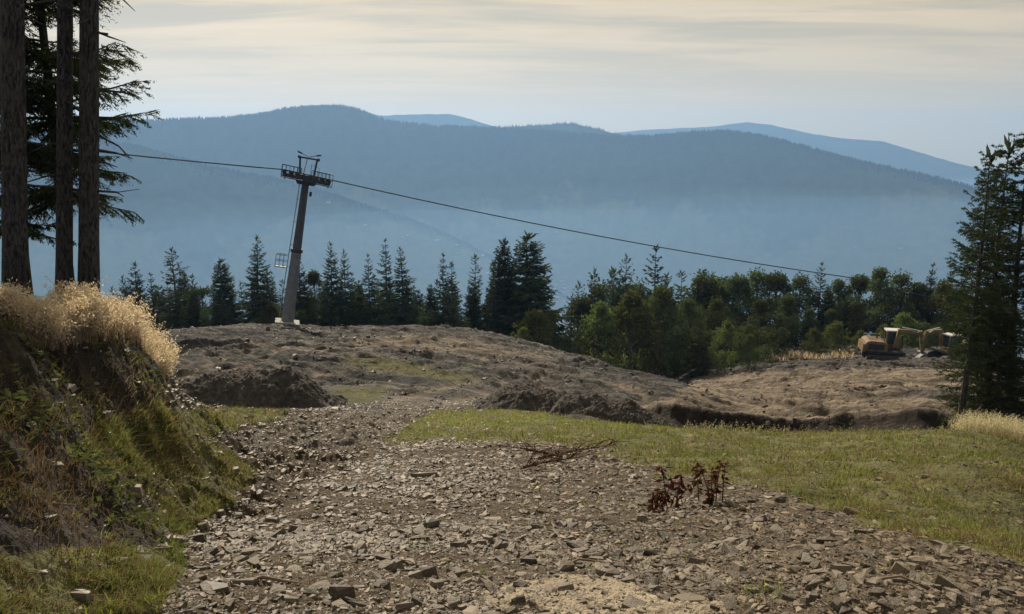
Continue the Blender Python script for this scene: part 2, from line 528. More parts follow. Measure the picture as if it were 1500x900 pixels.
def zones(x, y, z):
    px, py = project(x, y, z)
    r = np.hypot(x, y)
    jx = (14 + 16 * ((px > 600) & (py > 640))) * fbm(x * 1.7, y * 1.7, 4, 31) + 6 * fbm(x * 9, y * 9, 2, 35)
    jy = (9 + 9 * ((px > 600) & (py > 660))) * fbm(x * 1.9, y * 1.9, 4, 41) + 4 * fbm(x * 8, y * 8, 2, 45)
    g = np.zeros(len(x))
    for p in GRASS_POLY:
        g = np.maximum(g, in_poly(px + jx, py + jy, p))
    g[(r > 110) | ((r > 18.6) & (px > 930))] = 0
    basin = np.maximum(in_poly(px + jx, py + jy * 0.5, BASIN_POLY) * 1.0, 0.8 * in_poly(px + jx * 2, py + jy, SHEEN_POLY))
    sand = in_poly(px + jx * 2.2, py + jy * 1.2, SAND_POLY) * 1.0
    dark = in_poly(px + jx, py + jy, DARK_POLY) * 1.0
    road = in_poly(px + jx, py + jy, ROAD_POLY) * 1.0
    ahead = (y > 0.3)
    far = sstep(15, 22, r)
    return g * ahead, basin * ahead * (r > 24), sand * ahead, dark * ahead * (r < 9), road * ahead, far
TRACKS = []
def track_mask(x, y):
    out_ = np.zeros(len(x))
    sel = np.where((y > 15) & (y < 95) & (np.abs(x) < 70))[0]
    if not len(sel): return out_
    xs, ys = x[sel] + 0.25 * fbm(x[sel] * .5, y[sel] * .5, 3, 71), y[sel] + 0.25 * fbm(x[sel] * .5, y[sel] * .5, 3, 73)
    best = np.full(len(sel), 9.0)
    for pl in TRACKS:
        for (x0, y0), (x1, y1) in zip(pl[:-1], pl[1:]):
            dx, dy = x1 - x0, y1 - y0
            t = np.clip(((xs - x0) * dx + (ys - y0) * dy) / (dx * dx + dy * dy), 0, 1)
            best = np.minimum(best, np.hypot(xs - x0 - t * dx, ys - y0 - t * dy))
    out_[sel] = np.exp(-((np.abs(best - 0.85) / 0.36) ** 2))     # two wheel ruts either side of the line
    return out_
def ground_z(x, y, micro=True):
    x = np.atleast_1d(np.asarray(x, float)); y = np.atleast_1d(np.asarray(y, float))
    r = np.hypot(x, y)
    z = ground_big(x, y)
    near = 1 - sstep(14, 24, r)
    far = sstep(20, 32, r) * (1 - sstep(95, 125, r))
    # churned, rutted soil further off
    ca, sa = math.cos(0.5), math.sin(0.5)
    u, v = x * ca + y * sa, -x * sa + y * ca
    rut = np.abs(fbm(u * 0.10 + 0.6 * fbm(x * .05, y * .05, 2, 3), v * 0.42, 4, 51))
    wx, wy = x + 2.2 * fbm(x * .16, y * .16, 3, 53), y + 2.2 * fbm(x * .16, y * .16, 3, 57)
    rut2 = np.abs(fbm(wx * 0.30, wy * 0.75, 4, 59))
    z = z + far * (0.22 * (rut - 0.18) + 0.08 * (rut2 - 0.18) + 0.06 * fbm(x * 0.7, y * 0.7, 4, 61, 0.55) + 0.08 * fbm(x * 2.6, y * 2.6, 4, 67, 0.6))
    wz = 3.0 * fbm(x * .09, y * .09, 2, 63)
    ea, en = 0.70 * x - 0.71 * y, 0.71 * x + 0.70 * y
    lft = sstep(4, -10, x)                                       # left of the tower line the work ran straight across
    st1 = np.abs(fbm(ea * 0.055, en * 0.62 + 0.3 * wz, 4, 65, 0.6)); st2 = np.abs(fbm((x + 0.3 * y) * 0.05, (y - 0.22 * x) * 0.62 + 0.3 * wz, 4, 66, 0.6))
    z = z + far * 0.62 * ((st1 * (1 - lft) + st2 * lft) - 0.2)
    em = en * (1 - lft) + (y - 0.22 * x) * lft                    # shallow terraces left by the machines
    ph = em * 0.15 + 0.9 * fbm(x * .045, y * .045, 3, 69)
    fr = ph - np.floor(ph)
    saw = np.where(fr < 0.11, fr / 0.11, (1 - fr) / 0.89)
    z = z + far * 0.34 * saw * np.clip(0.45 + 1.3 * fbm(x * 0.09, y * 0.09, 3, 70), 0, 1)
    if micro and TRACKS:
        z = z - far * 0.22 * track_mask(x, y)
    z = z + near * 0.05 * fbm(x * 0.9, y * 0.9, 3, 71)
    if micro:
        z = z + near * (0.030 * fbm(x * 5.0, y * 5.0, 4, 81, 0.6) + 0.012 * np.abs(fbm(x * 22.0, y * 22.0, 3, 91)))
        bank = sstep(-1.4, -2.2, x) * near * (y > 0)
        z = z + bank * 0.15 * fbm(x * 3.0, y * 3.0, 5, 95, 0.62)
    return z

def hit_big(px, py):
    rs = np.exp(np.linspace(math.log(2.3), math.log(110), 700)); a = az_of(px, py)
    Yp = project(np.sin(a) * rs, np.cos(a) * rs, ground_z(np.sin(a) * rs, np.cos(a) * rs, False))[1]
    i = int(np.argmax(Yp <= py))
    return (math.sin(a) * rs[i], math.cos(a) * rs[i])
TRACKS = [[hit_big(*p) for p in pl] for pl in (
    [(255, 545), (300, 528), (345, 515), (410, 505), (520, 503)], [(300, 548), (360, 525), (430, 515), (560, 515), (690, 525)],
    [(620, 590), (680, 572), (760, 556), (840, 556)], [(480, 535), (600, 548), (720, 556), (860, 575), (1000, 600), (1130, 614)],
    [(560, 498), (640, 505), (740, 520), (850, 545), (960, 572), (1080, 592)],
    [(600, 497), (720, 513), (850, 543), (960, 570), (1090, 596)], [(640, 520), (760, 538), (880, 566), (1000, 594)], [(430, 519), (560, 528), (660, 543), (780, 560)],
    [(235, 508), (330, 500), (430, 493)], [(320, 560), (420, 548), (520, 540)],
    [(1050, 585), (1150, 590), (1260, 575), (1350, 560)], [(1100, 608), (1220, 612), (1330, 618), (1390, 606)], [(1150, 560), (1230, 556), (1320, 552)],
    [(1180, 600), (1240, 585), (1300, 590), (1360, 600)])]
az_in = np.linspace(R(-37), R(37), 1150)
az_out = np.linspace(R(37), R(323), 150)[1:-1]
azs = np.concatenate([az_in, az_out])
rad = np.concatenate([[0.05], np.exp(np.linspace(math.log(0.5), math.log(2.2), 40, endpoint=False)),
                      np.exp(np.linspace(math.log(2.2), math.log(130), 960, endpoint=False)),
                      np.exp(np.linspace(math.log(130), math.log(7900), 70))])
AA, RR = np.meshgrid(azs, rad)
gx, gy = (np.sin(AA) * RR).ravel(), (np.cos(AA) * RR).ravel()
gz = ground_z(gx, gy)
g_, ba_, sa_, da_, ro_, fa_ = zones(gx, gy, gz)
ba_ = np.maximum(ba_, 1.0 * track_mask(gx, gy))
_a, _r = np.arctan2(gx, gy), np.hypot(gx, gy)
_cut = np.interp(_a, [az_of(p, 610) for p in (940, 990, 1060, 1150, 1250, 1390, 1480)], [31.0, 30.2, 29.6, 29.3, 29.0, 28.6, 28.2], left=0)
da_ = np.maximum(da_, ((_r > 17.3) & (_r < _cut + 0.12 + 0.1 * fbm(gx * 2, gy * 2, 3, 77)) & (_a > az_of(930, 610)) & (_a < az_of(1560, 610))) * 1.0)  # trench floor soil; on the cut wall its backlit shade is painted as soil
nA, nR = len(azs), len(rad)
ii, jj = np.meshgrid(np.arange(nR - 1), np.arange(nA), indexing='ij')
j2 = (jj + 1) % nA
quads = np.stack([ii * nA + jj, (ii + 1) * nA + jj, (ii + 1) * nA + j2, ii * nA + j2], -1).reshape(-1, 4)[:, ::-1]

m, t, b = new_mat('hillside_ground')
za, zb = attr(t, 'zone_a'), attr(t, 'zone_b')
sA, sB = N(t, 'ShaderNodeSeparateColor'), N(t, 'ShaderNodeSeparateColor')
L(t, za, sA.inputs[0]); L(t, zb, sB.inputs[0])
n_big, n_mid, n_fine = noise(t, 0.35, 5), noise(t, 2.3, 6, 0.6), noise(t, 28.0, 5, 0.65)
n_st = noise(t, 1.0, 9, 0.66, stretch=(0.16, 1.5, 1.0), dist=0.7, turn=R(30))
n_cl = noise(t, 9.0, 6, 0.7)
gravel = ramp(t, n_fine, [(0.30, (0.030, 0.023, 0.016)), (0.5, (0.085, 0.064, 0.043)), (0.72, (0.18, 0.142, 0.096))])  # ground under the chips darkened to stand in for their shadows
gravel = mix(t, ramp(t, n_mid, [(0.4, (0, 0, 0)), (0.65, (1, 1, 1))]), gravel, (0.088, 0.065, 0.041))
earth = ramp(t, n_st, [(0.40, (0.022, 0.0212, 0.0205)), (0.5, (0.068, 0.0625, 0.058)), (0.60, (0.215, 0.195, 0.174))])
earth = mix(t, ramp(t, noise(t, 0.075, 4, 0.6), [(0.42, (0.75, 0.75, 0.75)), (0.58, (0, 0, 0))]), earth, mix(t, 1.0, earth, (0.50, 0.50, 0.52), 'MULTIPLY'))
earth = mix(t, ramp(t, n_mid, [(0.48, (0, 0, 0)), (0.6, (0.6, 0.6, 0.6))]), earth, (0.050, 0.046, 0.041))
basin = ramp(t, n_st, [(0.38, (0.065, 0.050, 0.038)), (0.5, (0.180, 0.142, 0.106)), (0.62, (0.31, 0.25, 0.185))])
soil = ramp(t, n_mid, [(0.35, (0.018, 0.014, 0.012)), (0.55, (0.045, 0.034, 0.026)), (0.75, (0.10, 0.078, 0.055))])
turf = ramp(t, n_mid, [(0.35, (0.065, 0.066, 0.024)), (0.6, (0.14, 0.13, 0.050)), (0.75, (0.22, 0.18, 0.09))])
sandc = ramp(t, n_mid, [(0.3, (0.27, 0.22, 0.155)), (0.7, (0.42, 0.355, 0.26))])
c = mix(t, sB.outputs[2], gravel, earth)
c = mix(t, M(t, 'MULTIPLY', sB.outputs[1], 0.7), c, ramp(t, n_fine, [(0.32, (0.075, 0.064, 0.052)), (0.68, (0.225, 0.195, 0.160))]))
c = mix(t, sA.outputs[1], c, basin)
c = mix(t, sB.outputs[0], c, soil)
c = mix(t, sA.outputs[0], c, turf)
c = mix(t, sA.outputs[2], c, sandc)
L(t, c, b.inputs['Base Color'])
b.inputs['Roughness'].default_value = 0.95
bump(t, b, M(t, 'ADD', M(t, 'ADD', n_fine, M(t, 'MULTIPLY', n_mid, 3.0)), M(t, 'MULTIPLY', M(t, 'MULTIPLY', M(t, 'ADD', n_cl, n_st), sB.outputs[2]), 5.0)), 1.0, 0.05)
MAT['ground'] = m
def rscale(v):
    return v
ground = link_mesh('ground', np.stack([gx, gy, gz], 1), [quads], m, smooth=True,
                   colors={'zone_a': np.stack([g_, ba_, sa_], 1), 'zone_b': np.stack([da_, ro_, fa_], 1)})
tag(ground, 'bare hillside of stones, churned earth and thin turf falling to the valley', kind='structure')

# ------------------------------------------------------------------ mountains
m, t, b = new_mat('wooded_mountain')
f1 = noise(t, 0.0022, 6, 0.6); f2 = noise(t, 0.02, 4, 0.6)
forest = ramp(t, f2, [(0.3, (0.012, 0.020, 0.012)), (0.7, (0.035, 0.05, 0.025))])
meadow = ramp(t, f2, [(0.3, (0.12, 0.16, 0.08)), (0.7, (0.24, 0.25, 0.14))])
geo = N(t, 'ShaderNodeNewGeometry'); sp = N(t, 'ShaderNodeSeparateXYZ'); L(t, geo.outputs['Position'], sp.inputs[0])
low = M(t, 'DIVIDE', M(t, 'SUBTRACT', -120.0, sp.outputs['Z']), 900.0)      # farmland only low on the slopes
fac = ramp(t, M(t, 'ADD', f1, low), [(0.60, (0, 0, 0)), (0.66, (1, 1, 1))])
mixed = ramp(t, f2, [(0.3, (0.055, 0.080, 0.055)), (0.7, (0.105, 0.135, 0.090))])  # paler wood tone, used lower down to carry the valley haze
alt = ramp(t, M(t, 'ADD', M(t, 'MULTIPLY', f1, 0.5), M(t, 'MULTIPLY', M(t, 'SUBTRACT', 60.0, sp.outputs['Z']), 0.0025)), [(0.15, (0, 0, 0)), (0.75, (1, 1, 1))])
forest = mix(t, alt, forest, mixed)              # wood pales downhill: haze of the lower slopes painted into its colour
L(t, mix(t, fac, forest, meadow), b.inputs['Base Color'])
b.inputs['Specular IOR Level'].default_value = 0.0
MAT['mountain'] = m
m2, t, b = new_mat('conifer_forest')
L(t, ramp(t, noise(t, 0.01, 3), [(0.3, (0.010, 0.017, 0.010)), (0.7, (0.028, 0.042, 0.022))]), b.inputs['Base Color'])
b.inputs['Specular IOR Level'].default_value = 0.0

def mountain(name, prof, D, drop, width, seed, label, ncol=420, dz=None, trees=0, tree_h=22, steep=1.9):
    """A range whose crest follows the skyline at distance D; concave slopes fall on both sides."""
    prof = [(az_of(px, 240), *unproject(px, py, D)[2:]) for px, py in prof]
    ka = np.array([p[0] for p in prof]); kz = np.array([p[1] for p in prof])
    a = np.linspace(ka[0], ka[-1], ncol)
    crest = np.interp(a, ka, kz)
    kk = np.ones(7) / 7
    crest = np.convolve(np.pad(crest, 3, 'edge'), kk, 'valid')
    crest = crest + 4.0 * fbm(a * 60, a * 0, 4, seed)
    ts = np.concatenate([-np.linspace(1, 0, 60) ** 1.5, np.linspace(0, 1, 14)[1:] ** 1.3])
    A, T = np.meshgrid(a, ts)
    Cz = np.tile(crest, (len(ts), 1))
    s = np.abs(T)
    rr = D + np.where(T < 0, -width, width) * s + 60 * fbm(A * 14, A * 0 + 3, 3, seed + 7) * np.minimum(1, s * 4)
    fall = 1 - (1 - s) ** steep
    z = Cz - (Cz - (VALLEY - drop)) * fall
    x, y = np.sin(A) * rr, np.cos(A) * rr
    z = z + np.minimum(1, s * 5) * (50 * fbm(x / 300, y / 300, 4, seed + 11) - 18 * np.abs(fbm(x / 165, y / 500, 3, seed + 15)))
    n0, n1 = A.shape
    i, j = np.meshgrid(np.arange(n0 - 1), np.arange(n1 - 1), indexing='ij')
    q = np.stack([i * n1 + j, i * n1 + j + 1, (i + 1) * n1 + j + 1, (i + 1) * n1 + j], -1).reshape(-1, 4)
    o = link_mesh(name, np.stack([x, y, z], -1).reshape(-1, 3), [q], MAT['mountain'], smooth=True)
    tag(o, label, kind='structure')
    if trees:
        rng = np.random.default_rng(seed)
        n = trees
        ai = rng.uniform(0, n1 - 1.001, n)
        si = 59 - np.abs(rng.normal(0, 2.2, n))
        si = np.clip(si, 1, 60)
        i0, j0 = si.astype(int), ai.astype(int)
        fi, fj = si - i0, ai - j0
        P = np.stack([x, y, z], -1)
        p = (P[i0, j0] * ((1 - fi) * (1 - fj))[:, None] + P[i0 + 1, j0] * (fi * (1 - fj))[:, None]
             + P[i0, j0 + 1] * ((1 - fi) * fj)[:, None] + P[i0 + 1, j0 + 1] * (fi * fj)[:, None])
        h = tree_h * rng.uniform(0.45, 1.15, n); w = h * rng.uniform(0.16, 0.34, n)
        ang = rng.uniform(0, 2 * np.pi, n)
        vs_ = [p + np.stack([0 * h, 0 * h, h], 1)]
        for k in range(5):
            aa = ang + k * 2 * np.pi / 5
            vs_.append(p + np.stack([np.cos(aa) * w, np.sin(aa) * w, -0.1 * h], 1))
        V = np.stack(vs_, 1).reshape(-1, 3)
        base = np.arange(n)[:, None] * 6
        f = np.concatenate([base + np.array([[0, 1 + k, 1 + (k + 1) % 5]]) for k in range(5)])
        fo = link_mesh('forest', V, [f], m2)
        tag(fo, 'dark spruce forest covering ' + label, kind='stuff')
    return x, y, z

MAIN = [(-260,196),(-100,188),(0,184),(150,180),(215,178),(330,174),(385,169),(410,163),(440,158),(500,156),(530,162),(565,178),(640,186),(730,189),(800,193),(900,201),(960,200),(1010,195),(1060,193),(1100,197),(1150,208),(1200,222),(1240,233),(1300,246),(1370,261),(1420,273),(1500,292),(1650,322),(1800,350)]
SPUR = [(-300,150),(-150,165),(0,185),(100,198),(200,214),(290,240),(360,255),(430,268),(480,284),(550,307),(610,326),(660,348),(720,378),(790,418),(860,450),(950,490)]
SECOND = [(560,205),(640,195),(730,187),(790,184),(835,181),(868,188),(910,199),(980,215)]
FAR_A = [(150,200),(270,182),(340,172),(420,160),(480,153),(520,160),(560,170),(600,168),(660,167),(695,176),(730,188),(800,200)]
FAR_B = [(830,212),(900,195),(950,190),(1040,186),(1090,179),(1130,184),(1180,195),(1230,203),(1290,207),(1340,222),(1400,239),(1440,248),(1500,255),(1620,262),(1800,270)]
FAR_C = [(1250,275),(1330,266),(1400,256),(1460,252),(1560,247),(1800,243)]
mountain('mountain', FAR_B, 7500, 30, 600, 5, 'pale blue far mountain range descending behind the wooded ridge')
mountain('mountain', FAR_A, 6300, 30, 450, 6, 'faint far mountain top behind the highest summit', 260)
mountain('mountain', FAR_C, 7700, 30, 380, 8, 'faintest low range on the horizon beyond the far range', 160)
mountain('mountain', SECOND, 4500, 30, 800, 7, 'low dark hump behind the saddle of the main ridge', 200, trees=900, tree_h=15)
mx_, my_, mz_ = mountain('mountain', MAIN, 3800, 30, 820, 9, 'long wooded main ridge with a rounded summit', 620, trees=9000, tree_h=15)
mountain('mountain', SPUR, 3000, 30, 600, 13, 'hazy spur sloping down in front of the main ridge', 420, trees=4500, tree_h=12)

# ------------------------------------------------------------------ haze
hz = MB()
hz.box((0, 0, (450 + VALLEY - 160) / 2), (16400, 16400, 450 - (VALLEY - 160)))
m = bpy.data.materials.new('haze')
m.use_nodes = True
t = m.node_tree
t.nodes.clear()
o = N(t, 'ShaderNodeOutputMaterial'); pv = N(t, 'ShaderNodeVolumePrincipled')
pv.inputs['Color'].default_value = (0.31, 0.565, 1.0, 1)
pv.inputs['Density'].default_value = 1.42e-4
pv.inputs['Anisotropy'].default_value = 0.30
L(t, pv.outputs[0], o.inputs['Volume'])
haze = hz.build('haze', m)
tag(haze, 'blue afternoon haze filling the air over the valley', kind='stuff')

ms = MB()                                        # a low layer of mist lying in the valley; the hill we stand on rises out of it
k = 61                                           # closed body: gently rolling top, flat bottom
mu, mv = np.meshgrid(np.linspace(-8150, 8150, k), np.linspace(-8150, 8150, k))
mt = -118 + 50 * fbm(mu / 1700, mv / 1700, 3, 701)
top_ = np.stack([mu, mv, mt], -1).reshape(-1, 3)
ii_, jj_ = np.meshgrid(np.arange(k - 1), np.arange(k - 1), indexing='ij')
qt = np.stack([ii_ * k + jj_, ii_ * k + jj_ + 1, (ii_ + 1) * k + jj_ + 1, (ii_ + 1) * k + jj_], -1).reshape(-1, 4)
ring = [j for j in range(k)] + [i * k + k - 1 for i in range(1, k)] + [(k - 1) * k + j for j in range(k - 2, -1, -1)] + [i * k for i in range(k - 2, 0, -1)]
bot_ = top_.copy(); bot_[:, 2] = VALLEY - 120
ms.add(np.concatenate([top_, bot_]), f4=np.concatenate([qt, qt[:, ::-1] + k * k, [[a, a + k * k, b2 + k * k, b2] for a, b2 in zip(ring, ring[1:] + ring[:1])]]))
m = bpy.data.materials.new('valley_mist')
m.use_nodes = True
t = m.node_tree
t.nodes.clear()
o = N(t, 'ShaderNodeOutputMaterial'); pv = N(t, 'ShaderNodeVolumePrincipled')
pv.inputs['Color'].default_value = (0.33, 0.59, 1.0, 1)
pv.inputs['Density'].default_value = 1.6e-4
pv.inputs['Anisotropy'].default_value = 0.30
L(t, pv.outputs[0], o.inputs['Volume'])
tag(ms.build('valley_mist', m), 'pale mist settled low in the valley', kind='stuff')

# ------------------------------------------------------------------ trees: generators
def make_tree_meshes(kind, seed, H, r0, **k):
    """returns (trunk MB, (verts, quads, tint) of the foliage) for a tree of height H standing at the origin"""
    rng = np.random.default_rng(seed)
    tr = MB()
    V, T = [], []                                    # foliage as quads (4 verts each)
    many = lambda v_, t_: (V.append(v_), T.append(t_))
    def card(p, d, n, ln, w, tint, curl=0.0):
        d = d / (np.linalg.norm(d) + 1e-9)
        s = np.cross(d, n); s /= np.linalg.norm(s) + 1e-9
        V.append(np.array([p, p + d * ln * 0.45 + s * w / 2, p + d * ln + np.array([0, 0, -curl]), p + d * ln * 0.45 - s * w / 2]))
        T.append(np.full(4, tint))
    bend = rng.normal(0, 0.004 * H if k.get('straight') or H > 15 else 0.012 * H, 2)
    def axis(t):
        return np.array([bend[0] * math.sin(t * 2.6), bend[1] * math.sin(t * 2.1), t * H])
    if kind == 'conifer':
        base, width, nwh, per = k.get('base', 0.08), k.get('width', 0.2), k.get('nwh', 26), k.get('per', 6)
        power, twn, dens = k.get('power', 0.85), k.get('twn', 8), k.get('gap', 0.1)
        fine = k.get('fine', 0)
        ts = np.linspace(0, 1, 14)
        tr.tube([axis(t) for t in ts], [max(r0 * (1 - t) ** 0.8, 0.006 * H * 0.2) * (1.2 if t == 0 else 1) for t in ts], 9 if not fine else 14)
        lop = rng.normal(0, 1, 4)
        for q in range(k.get('stubs', 0)):                        # dead stubs and bare twigs below the crown
            t = rng.uniform(0.10, base); a = rng.uniform(0, 6.283); l_ = rng.uniform(0.12, 0.55)
            dv = np.array([math.cos(a), math.sin(a), rng.uniform(-0.35, 0.15)])
            p0 = axis(t); p1 = p0 + dv * (r0 + l_ * .6); p2 = p0 + dv * (r0 + l_) + np.array([rng.normal(0, .05), rng.normal(0, .05), -0.12 * l_])
            tr.tube([p0, p1, p2], [0.014, 0.009, 0.003], 5, cap=False)
            if l_ > 0.3: tr.tube([p1, p1 + dv * 0.12 + rng.normal(0, 0.07, 3)], [0.005, 0.002], 4, cap=False)
        for w in range(nwh):
            t0 = base + (1 - base) * (max(w + rng.uniform(-0.35, 0.35), 0.0) / nwh) ** 0.92
            t0 = min(max(t0, base), 0.985)
            n_br = max(3, int(round(per * (1.0 if t0 < 0.85 else 0.75))))
            off = rng.uniform(0, 6.28)
            for q in range(n_br):
                if rng.random() < dens: continue
                a = off + q * 6.283 / n_br + rng.normal(0, 0.25)
                t = min(t0 + rng.normal(0, 0.006), 0.99)
                shape = (1 - t) ** power * min(1.0, 0.55 + (t - base) / 0.16 * 0.45)
                Lb = H * width * shape * rng.uniform(0.68, 1.18) * (1 + 0.14 * math.sin(a + lop[0]) + 0.10 * math.sin(2 * a + lop[1])) + 0.02 * H
                rise = (0.75 * t - 0.22) + rng.normal(0, 0.10) + k.get('rise', 0)
                droop, up = 0.42 * (1 - t) + 0.08, 0.30
                dirv = np.array([math.cos(a), math.sin(a), 0.0]); side = np.array([-math.sin(a), math.cos(a), 0.0])
                p0 = axis(t)
                def bp(s): return p0 + dirv * Lb * s + np.array([0, 0, Lb * (rise * s - droop * s * s + up * s ** 3)])
                if Lb > 0.03 * H or fine:
                    tr.tube([bp(s) for s in (0, 0.35, 0.7, 1.0)], [Lb * 0.018 + 0.004, Lb * 0.012 + 0.003, Lb * 0.007 + 0.002, 0.002], 4, cap=False)
                nt_ = max(3, int(twn * (0.45 + Lb / (H * width))))
                bare = k.get('bare', 0.12)
                for i in range(nt_):
                    s = bare + (1 - bare) * (i + rng.random()) / nt_
                    p = bp(s)
                    tang = bp(min(s + 0.05, 1.05)) - bp(s - 0.05); tang /= np.linalg.norm(tang)
                    for sg in (-1, 1):
                        ang = rng.uniform(0.55, 1.05)
                        d = tang * math.cos(ang) + sg * side * math.sin(ang) + np.array([0, 0, -rng.uniform(0.05, 0.55)])
                        ln = Lb * (0.42 * (1 - 0.62 * s) + 0.06) * rng.uniform(0.65, 1.25)
                        tint = float(np.clip(rng.normal(0.42, 0.2) + 0.15 * s, 0, 1))
                        if not fine:
                            card(p, d, np.array([rng.normal(0, .5), rng.normal(0, .5), 1.0]), ln * 1.15, max(ln * 0.42, 0.013 * H), tint, ln * 0.12)
                        else:
                            spray(many, rng, p, d, ln, fine, tint, *k.get('needle', (0.024, 0.009)))
                    if not fine and rng.random() < 0.35:          # hanging curtain below the branch
                        card(p, np.array([rng.normal(0, .25), rng.normal(0, .25), -1.0]), dirv, Lb * 0.22, 0.014 * H, 0.2)
                if not fine:
                    card(bp(0.8), bp(1.04) - bp(0.8), np.array([rng.normal(0, .4), rng.normal(0, .4), 1.0]), Lb * 0.3, 0.016 * H, 0.55)
                else:
                    spray(many, rng, bp(0.72), bp(1.05) - bp(0.72), Lb * 0.33, fine, 0.55, *k.get('needle', (0.024, 0.009)))
        for q in range(6):                                        # leader
            a = q * 1.05
            card(axis(0.955 + 0.006 * q), np.array([0.35 * math.cos(a), 0.35 * math.sin(a), 1.0]), np.array([math.sin(a), -math.cos(a), 0.2]), 0.045 * H, 0.010 * H, 0.5)
    elif kind == 'broad':
        nl, leaf, clumps = k.get('leaves', 5200), k.get('leafsz', 0.016) * H, k.get('clumps', 46)
        cw, cb = k.get('width', 0.36) * H, k.get('base', 0.25)
        ts = np.linspace(0, 0.8, 7)
        tr.tube([axis(t) for t in ts], [r0 * (1 - 0.85 * t) * (1.3 if t == 0 else 1) for t in ts], 8)
        cen = []
        for c in range(clumps):
            u = rng.uniform(0, 1) ** 0.8
            a = rng.uniform(0, 6.283)
            zt = cb + (1 - cb) * u
            prof = math.sin(min(1.0, (u + 0.10) / 1.06) * math.pi) ** 0.6 * (1.0 - 0.25 * u)
            rad_ = cw * prof * math.sqrt(rng.uniform(0.12, 1.0)) * (1 + 0.18 * math.sin(3 * a + seed))
            p = np.array([math.cos(a) * rad_, math.sin(a) * rad_, zt * H * rng.uniform(0.96, 1.0)]) + axis(zt) * np.array([1, 1, 0])
            cen.append(p)
            sb = axis(max(cb * 0.7, zt - rng.uniform(0.12, 0.3)))
            mid = (sb + p) / 2 + np.array([0, 0, 0.03 * H])
            tr.tube([sb, mid, p], [r0 * 0.30, r0 * 0.17, r0 * 0.06], 4, cap=False)
        szs = rng.uniform(0.07, 0.135, clumps) * H * k.get('clump', 1.0)
        for i in range(nl):
            c = rng.integers(clumps)
            v = rng.normal(0, 1, 3); v /= np.linalg.norm(v)
            rr_ = szs[c] * rng.uniform(0.25, 1.0) ** 0.5
            p = cen[c] + v * rr_ * np.array([1.1, 1.1, 0.72])
            d = rng.normal(0, 1, 3) + v * 0.6; nrm = rng.normal(0, 1, 3) + np.array([0, 0, 0.7])
            card(p, d, nrm, leaf * rng.uniform(0.7, 1.5), leaf * rng.uniform(0.5, 0.9), float(np.clip(rng.normal(0.45, 0.25), 0, 1)))
    elif kind == 'pine':
        ts = np.linspace(0, 0.92, 8)
        tr.tube([axis(t) for t in ts], [r0 * (1 - 0.8 * t) for t in ts], 8)
        for c in range(k.get('clumps', 16)):
            t = rng.uniform(0.55, 0.98); a = rng.uniform(0, 6.28)
            rad_ = H * 0.16 * rng.uniform(0.3, 1.0) * (1.25 - abs(t - 0.75) * 2)
            p = axis(t) + np.array([math.cos(a) * rad_, math.sin(a) * rad_, 0.02 * H])
            tr.tube([axis(t - 0.06), p], [r0 * 0.25, r0 * 0.08], 4, cap=False)
            for i in range(120):
                v = rng.normal(0, 1, 3) * np.array([1, 1, 0.5]) * 0.040 * H
                card(p + v, v + rng.normal(0, 0.02 * H, 3), rng.normal(0, 1, 3), 0.045 * H, 0.012 * H, float(np.clip(rng.normal(0.4, 0.2), 0, 1)))
    return tr, np.concatenate(V), np.concatenate(T)
def spray(many, rng, p, d, ln, fine, tint, nl=0.024, nw=0.009):
    """a needled twig seen close: short needles all round it and smaller side shoots"""
    d = d / (np.linalg.norm(d) + 1e-9)
    side = np.cross(d, [0, 0, 1.0]); side /= np.linalg.norm(side) + 1e-9
    upv = np.cross(side, d)
    shoots = [(p, d, ln)]
    for q in range(int(round(fine * 3))):
        s = rng.uniform(0.15, 0.9); sg = rng.choice([-1, 1])
        shoots.append((p + d * ln * s + np.array([0, 0, -0.10 * ln * s * s]), d * 0.75 + sg * side * 0.65 + np.array([0, 0, -rng.uniform(0, .45)]), ln * 0.5 * (1.15 - s)))
    for (q0, dd, l2) in shoots:
        dd = dd / (np.linalg.norm(dd) + 1e-9)
        n_ = max(4, int(l2 / (nl * 0.55)))
        s = (np.arange(n_) + rng.random(n_)) / n_
        pp = q0 + dd * (l2 * s)[:, None] + np.stack([0 * s, 0 * s, -0.10 * l2 * s * s], 1)
        th = rng.uniform(0, 6.283, n_)
        nd = dd * 0.7 + (np.cos(th)[:, None] * side + np.sin(th)[:, None] * upv) * 0.85
        nd /= np.linalg.norm(nd, axis=1)[:, None]
        e = np.cross(nd, rng.normal(0, 1, (n_, 3))); e /= np.linalg.norm(e, axis=1)[:, None] + 1e-9
        l_ = (rng.uniform(0.75, 1.35, n_) * nl)[:, None]
        many(np.stack([pp, pp + nd * l_ * .45 + e * nw / 2, pp + nd * l_, pp + nd * l_ * .45 - e * nw / 2], 1).reshape(-1, 3),
             np.repeat(np.clip(tint + rng.normal(0, 0.1, n_), 0, 1), 4))
        e = np.cross(dd, rng.normal(0, 1, 3)); e /= np.linalg.norm(e)
        many(np.array([q0, q0 + dd * l2 * .4 + e * 0.009, q0 + dd * l2 * 1.02, q0 + dd * l2 * .4 - e * 0.009]), np.full(4, tint * 0.6))

